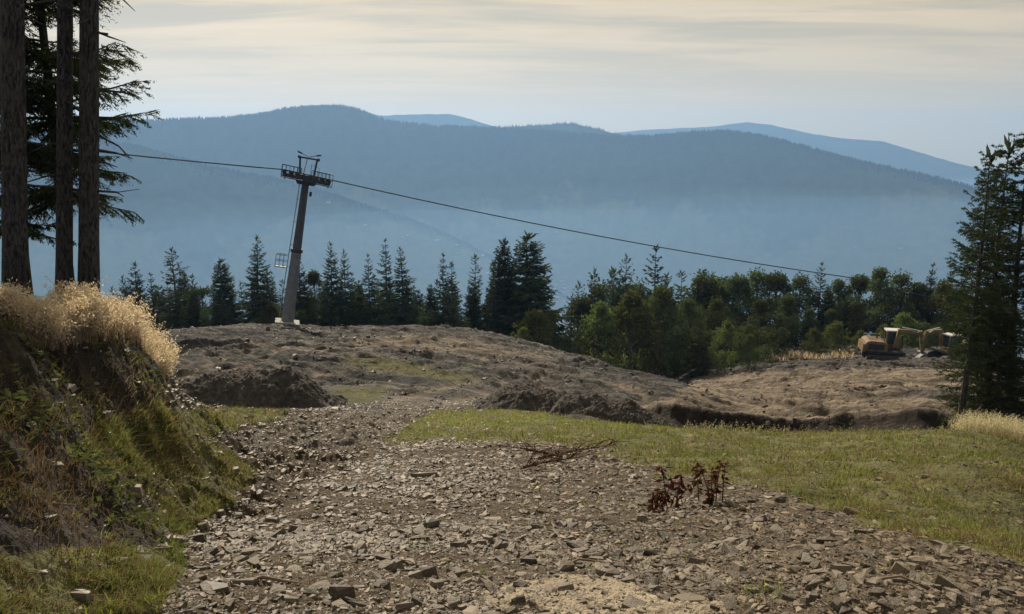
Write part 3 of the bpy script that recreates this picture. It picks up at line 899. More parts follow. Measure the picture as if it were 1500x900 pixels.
PROTO = {}
def proto(key, kind, seed, H, r0, bark, leaf, **k):
    tr, V, T = make_tree_meshes(kind, seed, H, r0, **k)
    me_t = tr.build('trunk', MAT[bark], smooth=True)
    q = np.arange(len(V)).reshape(-1, 4)
    me_c = link_mesh('crown', V, [q], MAT[leaf], colors={'tint': T})
    PROTO[key] = (me_t.data, me_c.data, H)
    bpy.data.objects.remove(me_t); bpy.data.objects.remove(me_c)
def plant(name, key, x, y, z, h, wide, rot, label, cat, group=None, lean=(0, 0)):
    """one tree as a thing: an Empty at its foot with its own trunk and crown"""
    mt, mc, H = PROTO[key]
    e = empty(name, (x, y, z), (lean[0], lean[1], rot))
    s = h / H
    e.scale = (s * wide, s * wide, s)
    for nm, me in (('trunk', mt), ('crown', mc)):
        o = bpy.data.objects.new(nm, me)
        COL.objects.link(o)
        o.parent = e
    tag(e, label, cat, group)
    return e
def gz1(x, y):
    return float(ground_z([x], [y])[0])
def at(px, d, ref=560):
    a = az_of(px, ref)
    return math.sin(a) * d, math.cos(a) * d
def height_for(px, ytop, d, z):
    zt = unproject(px, ytop, d)[2]
    return zt - z

proto('spruce_a', 'conifer', 1, 10, 0.13, 'bark', 'spruce', width=0.19, nwh=27, per=6)
proto('spruce_b', 'conifer', 2, 10, 0.12, 'bark', 'spruce', width=0.16, nwh=25, per=6, gap=0.16, twn=7)
proto('spruce_c', 'conifer', 3, 10, 0.14, 'bark', 'spruce', width=0.24, nwh=24, per=6, gap=0.16, power=0.95)
proto('spruce_thin', 'conifer', 4, 10, 0.12, 'bark', 'spruce', width=0.21, nwh=19, per=5, gap=0.24, twn=6, power=0.75, base=0.12)
proto('spruce_dense', 'conifer', 5, 10, 0.15, 'bark', 'spruce', width=0.20, nwh=34, per=8, gap=0.04, twn=9, power=0.62, base=0.04)
proto('spruce_slim', 'conifer', 6, 10, 0.11, 'bark', 'spruce', width=0.11, nwh=26, per=5, gap=0.16, twn=6, power=0.7)
proto('spruce_young', 'conifer', 7, 6, 0.07, 'bark', 'spruce_young', width=0.26, nwh=20, per=6, gap=0.08)
proto('pine_a', 'pine', 8, 6, 0.10, 'bark', 'spruce_young')
proto('broad_a', 'broad', 11, 11, 0.14, 'bark_grey', 'broadleaf', width=0.30, base=0.14, clumps=58, leaves=6200, leafsz=0.025, clump=0.82)
proto('broad_b', 'broad', 12, 11, 0.15, 'bark_grey', 'broadleaf', width=0.27, base=0.26, clumps=46, leaves=5200, leafsz=0.025, clump=0.8)
proto('broad_c', 'broad', 13, 11, 0.17, 'bark_grey', 'broadleaf', width=0.38, base=0.08, clumps=74, leaves=7600, leafsz=0.024, clump=0.85)
proto('broad_light', 'broad', 14, 8, 0.12, 'bark_grey', 'bush', width=0.36, base=0.06, clumps=60, leaves=6000, leafsz=0.027, clump=0.85)
proto('bush_a', 'broad', 15, 3, 0.05, 'bark_grey', 'bush', width=0.50, base=0.04, clumps=36, leaves=3200, leafsz=0.042, clump=1.3)
proto('bush_b', 'broad', 16, 3, 0.05, 'bark_grey', 'broadleaf', width=0.56, base=0.04, clumps=34, leaves=3000, leafsz=0.042, clump=1.4)

rnd = random.Random(4)
# the row of conifers along the brow (pixel x of the top, pixel y of the top, distance, kind, width factor, label)
ROW = [
 (162,421,88,'spruce_c',1.1,'low spruce just beside the thickest tall trunk, lowest of the row'),
 (203,385,86,'spruce_a',1.15,'middling spruce between the thick trunk and the open-branched spruce'),
 (226,424,88,'spruce_slim',1.2,'tiny slim spruce tucked between two taller spruces above the dry grass'),
 (263,364,84,'spruce_thin',1.35,'open see-through spruce with thin upswept branches above the dry grass'),
 (286,420,82,'spruce_dense',1.0,'short dark conifer leaning against the open see-through spruce'),
 (304,425,86,'pine_a',1.0,'small umbrella shaped pine with a bare stem in the conifer row'),
 (332,379,84,'spruce_dense',1.15,'round-topped dense conifer standing alone beside the umbrella pine'),
 (378,346,82,'spruce_a',1.1,'tallest spruce of those on the dry-grass side of the lift tower'),
 (399,392,84,'spruce_c',0.95,'spruce squeezed between the tallest neighbour and the lift tower shaft'),
 (441,378,84,'spruce_a',1.0,'spruce half hidden behind the shaft of the lift tower'),
 (464,399,84,'broad_b',0.8,'loose rounded tree next to the spruce behind the lift tower'),
 (486,356,82,'spruce_a',1.05,'taller of two paired pointed spruces just past the lift tower'),
 (507,366,83,'spruce_c',0.85,'slighter of two paired pointed spruces just past the lift tower'),
 (527,411,85,'spruce_dense',0.9,'short dark spruce filling the gap after the paired spruces'),
 (543,373,83,'spruce_b',1.0,'ragged spruce with a flat bushy tip midway along the row'),
 (567,351,81,'spruce_b',1.05,'tall narrow spruce with a blunt dark tip midway along the row'),
 (588,363,80,'spruce_c',1.15,'wide spruce with long bare-tipped branches reaching into the gap'),
 (632,417,84,'spruce_dense',0.95,'dark cone shaped spruce at the far edge of the gap'),
 (648,372,82,'spruce_b',0.95,'column-like spruce with a blunt top just after the gap'),
 (667,385,82,'spruce_slim',1.3,'thin spruce with short branches beside the column-like spruce'),
 (691,414,84,'spruce_dense',0.9,'dark pointed young spruce in front of a slender tall one'),
 (697,374,86,'spruce_slim',1.25,'slender spruce with a needle-thin tip rising behind a young spruce'),
 (715,412,84,'spruce_a',0.9,'middling spruce between the slender tip and the dense pair'),
 (724,383,83,'spruce_slim',1.1,'slim spruce pressed against the dense pair of big spruces'),
 (738,351,80,'spruce_dense',0.95,'lower of the two big dense spruces at the end of the row'),
 (757,396,84,'spruce_c',0.9,'shorter spruce caught between the two big dense spruces'),
 (776,342,79,'spruce_dense',1.35,'largest and darkest spruce, broad, at the end of the row'),
 (801,458,74,'broad_c',0.8,'dark rounded low tree at the foot of the largest spruce'),
 (833,433,78,'spruce_thin',1.0,'thin small spruce standing in the valley gap by the wood'),
]
for px, yt, d, kind, w, lab in ROW:
    x, y = at(px, d, 480)
    z = gz1(x, y) - 0.1
    nm = 'pine_tree' if kind.startswith('pine') else 'broadleaf_tree' if kind.startswith('broad') else 'spruce_tree'
    plant(nm, kind, x, y, z, height_for(px, yt, d, z), w, rnd.uniform(0, 6.28), lab, 'tree', 'conifers along the brow of the hill', (rnd.gauss(0, 0.022), rnd.gauss(0, 0.022)))
# a looser second rank of conifers behind the row
for i in range(44):
    px = 176 + i * 14.6 + rnd.uniform(-9, 9)
    d = rnd.uniform(90, 97)
    x, y = at(px, d, 480)
    z = gz1(x, y) - 0.1
    h = height_for(px, rnd.uniform(398, 434), d, z)
    plant('spruce_tree', rnd.choice(['spruce_a', 'spruce_b', 'spruce_dense', 'spruce_c', 'spruce_slim']), x, y, z, h, rnd.uniform(0.85, 1.2), rnd.uniform(0, 6.28),
          'spruce in the half hidden second rank behind the conifer row', 'tree', 'second rank of conifers behind the row')
# young growth under the row
for i in range(62):
    px = 172 + i * 10.6 + rnd.uniform(-8, 8)
    d = rnd.uniform(79, 90)
    if 405 < px < 440: d = 86
    x, y = at(px, d, 480)
    z = gz1(x, y) - 0.1
    key, nm, lab = rnd.choice([('spruce_young', 'young_spruce', 'young spruce in the low growth under the conifer row'), ('spruce_young', 'young_spruce', 'young spruce in the low growth under the conifer row'),
                               ('bush_b', 'bush', 'dull green bush in the low growth under the conifer row'), ('bush_a', 'bush', 'dull green bush in the low growth under the conifer row')])
    h = rnd.uniform(2.4, 5.2) if key == 'spruce_young' else rnd.uniform(1.4, 2.8)
    plant(nm, key, x, y, z, h, rnd.uniform(0.9, 1.3), rnd.uniform(0, 6.28), lab, 'tree' if key == 'spruce_young' else 'bush', 'low growth under the conifer row')

# the mixed wood on the lower side
WOOD = [
 (850,425,92,'broad_b',1.0,'outermost broadleaf tree of the wood, next to the valley gap'),
 (866,404,95,'spruce_b',0.9,'blunt spruce rising behind the outermost broadleaf tree'),
 (878,402,98,'broad_a',0.9,'broadleaf tree between blunt spruce and the twin spruce tips'),
 (894,394,92,'spruce_slim',1.4,'smaller of the twin spruce tips over the wood'),
 (905,396,94,'spruce_b',0.9,'second of the twin spruce tips over the wood'),
 (915,374,93,'spruce_thin',0.75,'thin spruce with a long bare tip over the wood'),
 (935,402,95,'broad_a',0.8,'rounded crown between thin-tipped and tallest spruce of the wood'),
 (955,362,92,'spruce_b',1.15,'tallest spruce of the wood, its tip just under the rope'),
 (978,402,95,'spruce_slim',1.3,'low spruce tip next to the tallest spruce of the wood'),
 (991,398,98,'spruce_slim',1.3,'second low spruce tip between tallest spruce and round crowns'),
 (1024,388,96,'broad_a',1.15,'tall broad crown just past the low spruce tips'),
 (1055,396,98,'broad_b',1.1,'loose crown with sky showing through, past the tall broad crown'),
 (1078,391,94,'broad_b',1.0,'upright crown with visible stem in the middle of the wood'),
 (1104,384,96,'broad_a',1.0,'bushy-topped crown under the rope'),
 (1134,388,97,'broad_b',1.1,'dark crown where the rope meets the treetops'),
 (1166,390,98,'broad_a',1.05,'dark crown beside the place where the rope meets the treetops'),
 (1195,385,96,'spruce_b',1.1,'spruce with a crooked double tip at the end of the rope'),
 (1222,398,100,'broad_c',0.8,'low crown just past the crooked double-tipped spruce'),
 (1252,400,100,'broad_b',1.1,'dark crown where the rope vanishes into the wood'),
 (1284,391,97,'broad_c',0.9,'largest dark round crown above the excavators'),
 (1316,396,99,'broad_a',1.0,'dark crown on the far flank of the largest round crown'),
 (1340,412,101,'broad_c',0.8,'lower crown falling away beyond the largest round crown'),
 (1356,386,102,'spruce_b',0.9,'lone pointed spruce beyond the round crowns'),
 (1378,410,98,'broad_light',1.0,'yellowing tree behind the excavators, beside the tall dark spruces'),
 (1386,398,106,'spruce_slim',1.2,'distant slim spruce tip next to the tall dark spruces'),
 (1405,420,100,'broad_c',0.9,'dark tree half covered by the tall dark spruces'),
 (1445,415,102,'broad_c',0.9,'dark tree wholly behind the tall dark spruces'),
 (878,447,76,'broad_light',0.85,'pale green rounded tree at the front edge of the wood'),
 (925,432,78,'broad_light',1.0,'biggest pale green tree at the front of the wood'),
 (965,425,80,'broad_c',0.9,'full dark green tree beside the biggest pale green one'),
 (1005,440,82,'broad_c',0.85,'dark spreading tree in the shaded middle of the wood front'),
 (1024,456,74,'spruce_young',0.9,'greyish young conifer standing proud of the wood front'),
 (1064,472,73,'broad_light',0.8,'lighter round tree near the earth basin edge'),
 (1098,492,72,'broad_c',0.75,'dark low tree at the outer corner of the wood front'),
 (1050,438,84,'broad_a',0.9,'slim-stemmed tree behind the lighter round tree'),
 (1110,440,86,'broad_b',0.95,'tree with bare lower stem over the corner of the wood'),
 (1150,435,90,'broad_b',1.0,'tree with bare lower stem behind the dry clearing'),
 (1185,438,92,'broad_a',0.9,'shaded tree behind the pale bushes of the clearing'),
 (1215,440,93,'broad_b',1.0,'shaded straight-stemmed tree above the biggest clearing bush'),
 (1250,438,93,'broad_a',0.95,'shaded tree between clearing and excavators'),
 (1290,440,95,'broad_b',1.0,'shaded tree directly above the orange excavator'),
 (1330,442,95,'broad_a',1.0,'shaded tree directly above the boom of the yellow excavator'),
]
for px, yt, d, kind, w, lab in WOOD:
    if kind.startswith('broad') and d > 90: yt += 14 if px < 1240 else 5
    x, y = at(px, d, 500)
    z = gz1(x, y) - 0.15
    nm = 'broadleaf_tree' if kind.startswith('broad') else 'spruce_tree'
    plant(nm, kind, x, y, z, height_for(px, yt, d, z), w, rnd.uniform(0, 6.28), lab, 'tree', 'mixed wood below the slope')
for i in range(28):
    px = 850 + i * 19.5 + rnd.uniform(-8, 8)
    d = rnd.uniform(93, 103)
    x, y = at(px, d, 500)
    z = gz1(x, y) - 0.1
    plant('spruce_tree', rnd.choice(['spruce_a', 'spruce_b', 'spruce_dense', 'spruce_thin']), x, y, z, height_for(px, rnd.uniform(388, 432) if px < 1070 else rnd.uniform(408, 440) if px < 1240 else rnd.uniform(392, 430), d, z), rnd.uniform(0.8, 1.1), rnd.uniform(0, 6.28),
          'spruce standing among the broadleaf crowns of the wood', 'tree', 'spruces scattered through the wood')
for i in range(44):                                                # undergrowth along the front of the wood
    px = 815 + i * 13.2 + rnd.uniform(-6, 6)
    d = rnd.uniform(77, 88) if px < 1120 else rnd.uniform(90, 98)
    x, y = at(px, d, 520)
    z = gz1(x, y) - 0.1
    plant('bush', rnd.choice(['bush_b', 'bush_b', 'bush_a']), x, y, z, rnd.uniform(1.8, 3.9) if px < 1120 else rnd.uniform(1.4, 2.4), rnd.uniform(0.8, 1.1), rnd.uniform(0, 6.28),
          'dark bush in the shaded front edge of the wood', 'bush', 'bushes along the front edge of the wood')
BUSH = [
 (785,460,72,'bush_a',1.1,'sunlit yellow-green bush at the foot of the largest spruce'),
 (768,482,70,'bush_a',0.9,'smaller sunlit bush beside the sunlit yellow-green bush'),
 (752,488,70,'bush_a',0.7,'tiny sunlit bush at the brow under the dense spruces'),
 (1140,478,80,'bush_b',0.8,'bush at the near corner of the dry clearing'),
 (1224,474,84,'bush_a',1.1,'biggest round bush standing in the dry clearing'),
 (1190,484,84,'bush_a',0.9,'pale loose bush beside the biggest clearing bush'),
 (1258,486,86,'bush_a',1.0,'low bush between the biggest clearing bush and the orange excavator'),
 (1292,478,84,'bush_a',1.0,'sunlit bush behind the orange excavator'),
 (1322,462,86,'bush_a',1.0,'tallest sunlit bush behind the excavators'),
 (1350,470,86,'bush_b',1.0,'shaded bush behind the yellow excavator'),
 (1120,505,73,'bush_b',0.9,'dark bush at the corner between wood and earth basin'),
]
for px, yt, d, kind, w, lab in BUSH:
    x, y = at(px, d, 510)
    z = gz1(x, y) - 0.1
    plant('bush', kind, x, y, z, height_for(px, yt, d, z), w, rnd.uniform(0, 6.28), lab, 'bush')

# tall dark spruces at the edge of the grass
proto('near_spruce_a', 'conifer', 21, 7.5, 0.085, 'bark', 'spruce', width=0.120, nwh=28, per=6, gap=0.16, twn=5, power=0.66, base=0.36, fine=1.0, bare=0.08, needle=(0.040, 0.016))
proto('near_spruce_b', 'conifer', 22, 7.5, 0.085, 'bark', 'spruce', width=0.125, nwh=29, per=7, gap=0.14, twn=5, power=0.66, base=0.20, fine=1.0, bare=0.08, needle=(0.040, 0.016))
NEAR = [
 (1400,645,1441,224,17.6,'near_spruce_a',1.0,'leaning spruce with a bare lower trunk at the grass edge'),
 (1452,648,1487,208,18.6,'near_spruce_b',1.0,'tall spruce just behind the leaning spruce'),
 (1492,650,1518,190,19.0,'near_spruce_b',1.15,'outermost tall spruce at the edge of the view'),
 (1480,650,1468,420,17.9,'near_spruce_b',1.5,'shorter bushy spruce between two tall ones above the dry grass'),
]
for bx, by, tx, ty, d, key, w, lab in NEAR:
    x, y = at(bx, d, by)
    z = gz1(x, y) - 0.08
    xt, yt_, zt = unproject(tx, ty, d)
    h = zt - z
    ln = math.atan2(math.hypot(xt, yt_) * math.sin(math.atan2(xt, yt_) - math.atan2(x, y)), h)
    plant('spruce_tree', key, x, y, z, h, w, rnd.uniform(0, 6.28) if False else 0.6 * d, lab, 'tree', 'dark spruces at the grass edge')
    o = COL.objects[-1]
    root = o.parent if o.parent else o
    root.rotation_euler = (Matrix.Rotation(ln, 3, 'Y') @ Matrix.Rotation(0.6 * d, 3, 'Z')).to_euler()

# three tall trunks on the bank, their crowns above the view, and the two spruces whose boughs show between them
proto('tall_trunk_a', 'conifer', 31, 16, 0.118, 'bark', 'spruce', width=0.11, nwh=12, per=5, gap=0.1, twn=5, base=0.42, fine=0, stubs=46)
proto('tall_trunk_b', 'conifer', 32, 16, 0.090, 'bark', 'spruce', width=0.09, nwh=12, per=5, gap=0.1, twn=5, base=0.42, fine=0, stubs=36)
proto('bough_spruce_high', 'conifer', 34, 9.5, 0.08, 'bark', 'spruce', width=0.122, nwh=19, per=9, gap=0.04, twn=10, power=0.30, base=0.25, fine=1.3, bare=0.04, rise=0.02, needle=(0.026, 0.011), straight=1)
proto('bough_spruce', 'conifer', 33, 9.5, 0.08, 'bark', 'spruce', width=0.115, nwh=26, per=7, gap=0.08, twn=8, power=0.30, base=0.20, fine=1.3, bare=0.04, rise=0.02, needle=(0.026, 0.011), straight=1)
for px, d, key, h, w, lab in ((120, 8.4, 'tall_trunk_a', 16, 0.80, 'tall trunk with a thick dark base, beside the open valley view'),
                              (82, 8.5, 'tall_trunk_b', 15, 0.92, 'thinnest of three tall trunks, standing in the middle'),
                              (13, 8.2, 'tall_trunk_a', 16, 0.92, 'tall trunk cut by the edge of the view')):
    x, y = at(px, d, 440)
    e = plant('spruce_tree', key, x, y, gz1(x, y) - 0.1, h, w, px * 0.7, lab, 'tree', 'tall spruces on the bank')
    e.rotation_euler = (0, R(5.0), px * 0.7) if False else (Matrix.Rotation(R(5.8), 3, 'Y') @ Matrix.Rotation(px * 0.7, 3, 'Z')).to_euler()
for px, d, h, w, rz, lab in ((105, 10.6, 10.0, 0.8, 0.4, 'spruce with long drooping boughs behind the thickest tall trunk'),
                             (40, 10.2, 9.6, 0.85, 2.1, 'spruce with drooping boughs behind the two outer tall trunks')):
    x, y = at(px, d, 440)
    plant('spruce_tree', 'bough_spruce_high' if px > 90 else 'bough_spruce', x, y, gz1(x, y) - 0.1, h, w, rz, lab, 'tree', 'tall spruces on the bank')

# ------------------------------------------------------------------ heaps of dug earth
m, t, b = new_mat('dug_earth')
nf, nm_ = noise(t, 6.0, 6, 0.65), noise(t, 30.0, 4, 0.6)
L(t, ramp(t, nf, [(0.35, (0.034, 0.030, 0.027)), (0.55, (0.072, 0.063, 0.055)), (0.72, (0.15, 0.13, 0.11))]), b.inputs['Base Color'])
b.inputs['Roughness'].default_value = 0.95
bump(t, b, M(t, 'ADD', nf, nm_), 0.8, 0.05)
MAT['dug'] = m
def heap(name, prof, d, depth, seed, label, rough=1.0, res=260):
    """lumpy heap lying on the ground: crest heights follow PROF (pixel x, pixel y of the crest) at distance d + depth/2"""
    dc = d + depth / 2
    us, hs = [], []
    for px, py in prof:
        x, y, zt = unproject(px, py, dc)
        us.append(math.atan2(x, y)); hs.append(zt - float(ground_z([x], [y], False)[0]))
    hs = np.maximum(np.array(hs), 0.02)
    a = np.linspace(us[0] - 0.01, us[-1] + 0.01, res)
    v = np.linspace(-0.62, 0.62, max(40, int(res * 0.5)))
    A, Vv = np.meshgrid(a, v)
    r = dc + Vv * depth
    x, y = np.sin(A) * r, np.cos(A) * r
    wob = 0.10 * fbm(x * 1.3, y * 1.3, 3, seed)
    h = np.interp(A, us, hs, left=-0.05, right=-0.05)
    kk = np.ones(9) / 9
    h = np.apply_along_axis(lambda q: np.convolve(np.pad(q, 4, 'edge'), kk, 'valid'), 1, h)
    f = np.clip(1 - np.abs(Vv / 0.56 + wob), 0, 1)
    f = np.where(f > 0, 1 - (1 - np.minimum(f * 1.15, 1)) ** 1.6, 0)
    sc = float(hs.max())
    lump = 0.16 * fbm(x * 1.8 / sc ** .5, y * 1.8 / sc ** .5, 5, seed + 3, 0.6) + 0.10 * np.abs(fbm(x * 5 / sc ** .5, y * 5 / sc ** .5, 4, seed + 9, 0.6))
    zg = ground_z(x.ravel(), y.ravel(), False).reshape(x.shape)
    z = zg + h * f + rough * sc * lump * np.clip(f * 2.5, 0, 1) - 0.07 - 0.10 * (f <= 0)
    n0, n1 = A.shape
    i, j = np.meshgrid(np.arange(n0 - 1), np.arange(n1 - 1), indexing='ij')
    q = np.stack([i * n1 + j, i * n1 + j + 1, (i + 1) * n1 + j + 1, (i + 1) * n1 + j], -1).reshape(-1, 4)
    o = link_mesh(name, np.stack([x, y, z], -1).reshape(-1, 3), [q], MAT['dug'], smooth=True)
    return tag(o, label, 'earth heap')
heap('earth_heap', [(215,592),(235,572),(262,560),(300,548),(345,543),(395,543),(412,538),(430,538),(448,549),(468,566),(488,582),(512,596)], 20.6, 2.6, 3, 'long dark earth heap beside the dry grass of the bank')
heap('earth_heap', [(694,598),(710,583),(735,567),(765,559),(795,567),(820,573),(842,588)], 19.2, 2.2, 5, 'rounded dark earth heap above the bright turf')
heap('earth_heap', [(805,598),(822,580),(848,575),(875,578),(895,588),(918,583),(935,593),(958,606),(985,620),(1000,630)], 17.9, 2.0, 7, 'longer stepped dark earth heap next to the rounded one')
heap('earth_heap', [(795,546),(820,532),(848,522),(875,528),(905,546)], 47, 4.0, 11, 'low faint earth heap on the brow under the wood', 0.8, 120)
heap('earth_heap', [(1130,545),(1165,534),(1210,527),(1250,527),(1300,529),(1340,528),(1380,526),(1420,536)], 68, 5.0, 13, 'long dark bank of dug earth in front of the excavators', 0.7, 200)
heap('earth_heap', [(1315,600),(1338,580),(1365,573),(1400,572),(1440,584)], 43, 3.5, 17, 'dark earth heap behind the bare leaning spruce trunk', 0.8, 120)
heap('earth_heap', [(815,612),(835,603),(860,606),(880,611),(905,617),(930,624)], 16.8, 0.8, 19, 'low ridge of turned sods at the foot of the stepped heap', 1.2, 140)

# ------------------------------------------------------------------ lift tower and rope
D_T = 75.0
bx_, by_, bz_ = unproject(420, 479, D_T)
gz_t = gz1(bx_, by_)
tx_, ty_, tz_ = unproject(447.5, 259, D_T)
H_T = math.hypot(tz_ - gz_t, 0) / math.cos(R(10.8))
tower = empty('lift_tower', (bx_, by_, gz_t), (0, R(10.0), R(15.5)))
tag(tower, 'grey steel ski lift tower leaning with the rope, ladder and railed catwalks on top', 'lift tower')
def octa(mb, z0, z1, r0, r1):
    mb.tube([(0, 0, z0), (0, 0, z1)], [r0, r1], 8)
p = MB(); p.box((0, 0, 0.0), (2.2, 2.2, 1.0)); p.build('footing', MAT['concrete'], tower)
zf = H_T * 0.505
p = MB(); octa(p, 0.5, zf, 0.58, 0.44); p.build('lower_shaft', MAT['galv'], tower)
p = MB(); octa(p, zf + 0.16, H_T - 0.5, 0.40, 0.31); p.build('upper_shaft', MAT['shaft_dark'], tower)
p = MB(); octa(p, zf - 0.08, zf + 0.08, 0.56, 0.56); octa(p, zf + 0.083, zf + 0.24, 0.54, 0.54)
p.build('flange', MAT['darksteel'], tower)
p = MB()
for y in (-0.2, 0.2):
    p.tube([(-0.78, y, 0.9), (-0.50, y, H_T - 0.4)], 0.035, 5)
k = 0
while 1.0 + 0.32 * k < H_T - 0.5:
    z = 1.0 + 0.32 * k; x = -0.78 + 0.28 * (z - 0.9) / (H_T - 1.3)
    p.tube([(x, -0.2, z), (x, 0.2, z)], 0.022, 4); k += 1
for i in range(7):
    z = 1.4 + i * 2.1
    p.tube([(-0.84 + 0.02 * z, 0, z), (-0.40, 0, z)], 0.03, 4)
p.build('ladder', MAT['galv'], tower)
p = MB()                                                     # rest cage on the ladder
zc = H_T * 0.395
for z in (zc, zc + 0.55, zc + 1.1):
    for a_, b_2 in (((-1.75, -0.5), (-1.75, 0.5)), ((-1.75, -0.5), (-0.75, -0.5)), ((-1.75, 0.5), (-0.75, 0.5))):
        p.tube([(a_[0], a_[1], z), (b_2[0], b_2[1], z)], 0.028, 4)
for x in (-1.75, -1.4, -1.05):
    for y in (-0.5, 0.5):
        p.tube([(x, y, zc), (x, y, zc + 1.12)], 0.028, 4)
p.box((-1.25, 0, zc - 0.03), (1.0, 1.0, 0.05))
p.build('rest_cage', MAT['galv'], tower)
zt = H_T
p = MB(); p.box((0, 0, zt - 0.25), (0.62, 4.4, 0.5)); p.box((0, 0, zt - 0.62), (1.5, 0.9, 0.35), taper=(1.25, 1.0)); p.box((0, 0, zt + 0.05), (1.9, 1.7, 0.10))
p.build('crossarm', MAT['darksteel'], tower)
tilt = R(3.0)
for sy in (-1, 1):
    yb = sy * 1.95
    def tl(x, z): return (x * math.cos(tilt), yb, zt - 0.12 + z - x * math.sin(tilt))
    p = MB(); p.box(tl(0, -0.12), (4.2, 0.16, 0.26), Matrix.Rotation(tilt, 4, 'Y'))
    p.box(tl(0, 0.06), (1.7, 0.22, 0.30), Matrix.Rotation(tilt, 4, 'Y'))
    sh = p.build('sheave_beam', MAT['darksteel'], tower)
    for i in range(8):
        x = -1.95 + i * 0.557
        c = tl(x, 0.10)
        p = MB()
        p.tube([(c[0], yb - 0.05, c[2]), (c[0], yb + 0.05, c[2])], 0.18, 12)
        p.tube([(c[0], yb - 0.09, c[2]), (c[0], yb + 0.09, c[2])], 0.06, 8)
        p.build('sheave', MAT['rubber'], sh)
    yo = yb + sy * 0.55                                       # catwalks outside the sheaves
    for x0, x1 in ((-2.2, -0.5), (0.5, 2.2)):
        p = MB()
        c = tl((x0 + x1) / 2, -0.34)
        p.box((c[0], yo, c[2]), (x1 - x0, 0.55, 0.07), Matrix.Rotation(tilt, 4, 'Y'))
        for x in (x0 + .3, x1 - .3):
            c = tl(x, -0.43); p.box((c[0], yb + sy * 0.3, c[2]), (0.07, 0.9, 0.12))
        cw = p.build('catwalk', MAT['darksteel'], tower)
        p = MB()
        for i in range(6):
            x = x0 + (x1 - x0) * i / 5
            a_ = tl(x, -0.36); c = tl(x, 0.72)
            p.tube([(a_[0], yo + sy * 0.26, a_[2]), (c[0], yo + sy * 0.26, c[2])], 0.024, 4)
        for zr in (0.18, 0.72):
            a_, c = tl(x0, zr), tl(x1, zr)
            p.tube([(a_[0], yo + sy * 0.26, a_[2]), (c[0], yo + sy * 0.26, c[2])], 0.024, 4)
        p.build('railing', MAT['darksteel'], cw)
lf = MB()                                                     # lifting frame above the arm
lf.tube([(-0.85, 0, zt + 1.62), (0.85, 0, zt + 1.62)], 0.085, 6)
for x in (-0.85, 0.85):
    lf.box((x, 0, zt + 1.62), (0.26, 0.34, 0.24))
lfo = lf.build('lifting_frame', MAT['darksteel'], tower)
for s in (-1, 1):
    p = MB(); p.tube([(s * 0.62, 0, zt), (s * 0.76, 0, zt + 1.6)], 0.10, 6); p.build('frame_leg', MAT['darksteel'], lfo)
    p = MB(); p.tube([(s * 0.05, 0, zt + 1.75), (s * 0.8, 0, zt + 2.02), ], 0.03, 5); p.tube([(s * 0.66, 0, zt + 1.97), (s * 1.05, 0, zt + 2.08)], [0.09, 0.07], 6)
    p.build('signal_arm', MAT['darksteel'], lfo)
p = MB()
for i in range(9):
    z = zt + 0.2 + i * 0.18
    p.tube([(-0.28 + 0.02 * i, -0.18, z), (-0.28 + 0.02 * i, 0.18, z)], 0.02, 4)
for y in (-0.18, 0.18):
    p.tube([(-0.3, y, zt + 0.05), (-0.1, y, zt + 1.75)], 0.03, 4)
p.tube([(0.35, -0.3, zt + 0.05), (0.3, -0.3, zt + 1.1), (0.62, -0.3, zt + 1.1), (0.62, -0.3, zt + 0.05)], 0.022, 4)
p.tube([(0.35, 0.4, zt + 0.05), (0.35, 0.4, zt + 1.1), (1.05, 0.4, zt + 0.9), (1.05, 0.4, zt + 0.0)], 0.022, 4)
p.build('maintenance_ladder', MAT['galv'], lfo)
p = MB(); p.box((0.56, 0, zt - 1.55), (0.22, 0.3, 0.42)); p.build('junction_box', MAT['darksteel'], tower)
bpy.context.view_layer.update()
wm = tower.matrix_basis
def on_tower(x, z):
    return wm @ Vector((x * math.cos(tilt), -1.95, zt - 0.12 + z - x * math.sin(tilt)))
A_, B_ = on_tower(-2.0, 0.295), on_tower(2.0, 0.295)
pts = []
Lf, Rt = Vector(unproject(-700, 118, 66)), Vector(unproject(1240, 406, 89))
Rt2 = Vector(unproject(1420, 450, 99))
for i in range(15):
    s = i / 15; q = Lf.lerp(A_, s); q.z -= 0.9 * 4 * s * (1 - s) * 0.35; pts.append(q)
pts += [A_, B_]
for i in range(1, 25):
    s = i / 24; q = B_.lerp(Rt, s); q.z -= 0.55 * 4 * s * (1 - s); pts.append(q)
pts.append(Rt2)
p = MB(); p.tube(pts, 0.055, 6); rope = p.build('haul_rope', MAT['rope'], smooth=True)
tag(rope, 'steel haul rope of the ski lift crossing the valley view over the tower', 'rope')

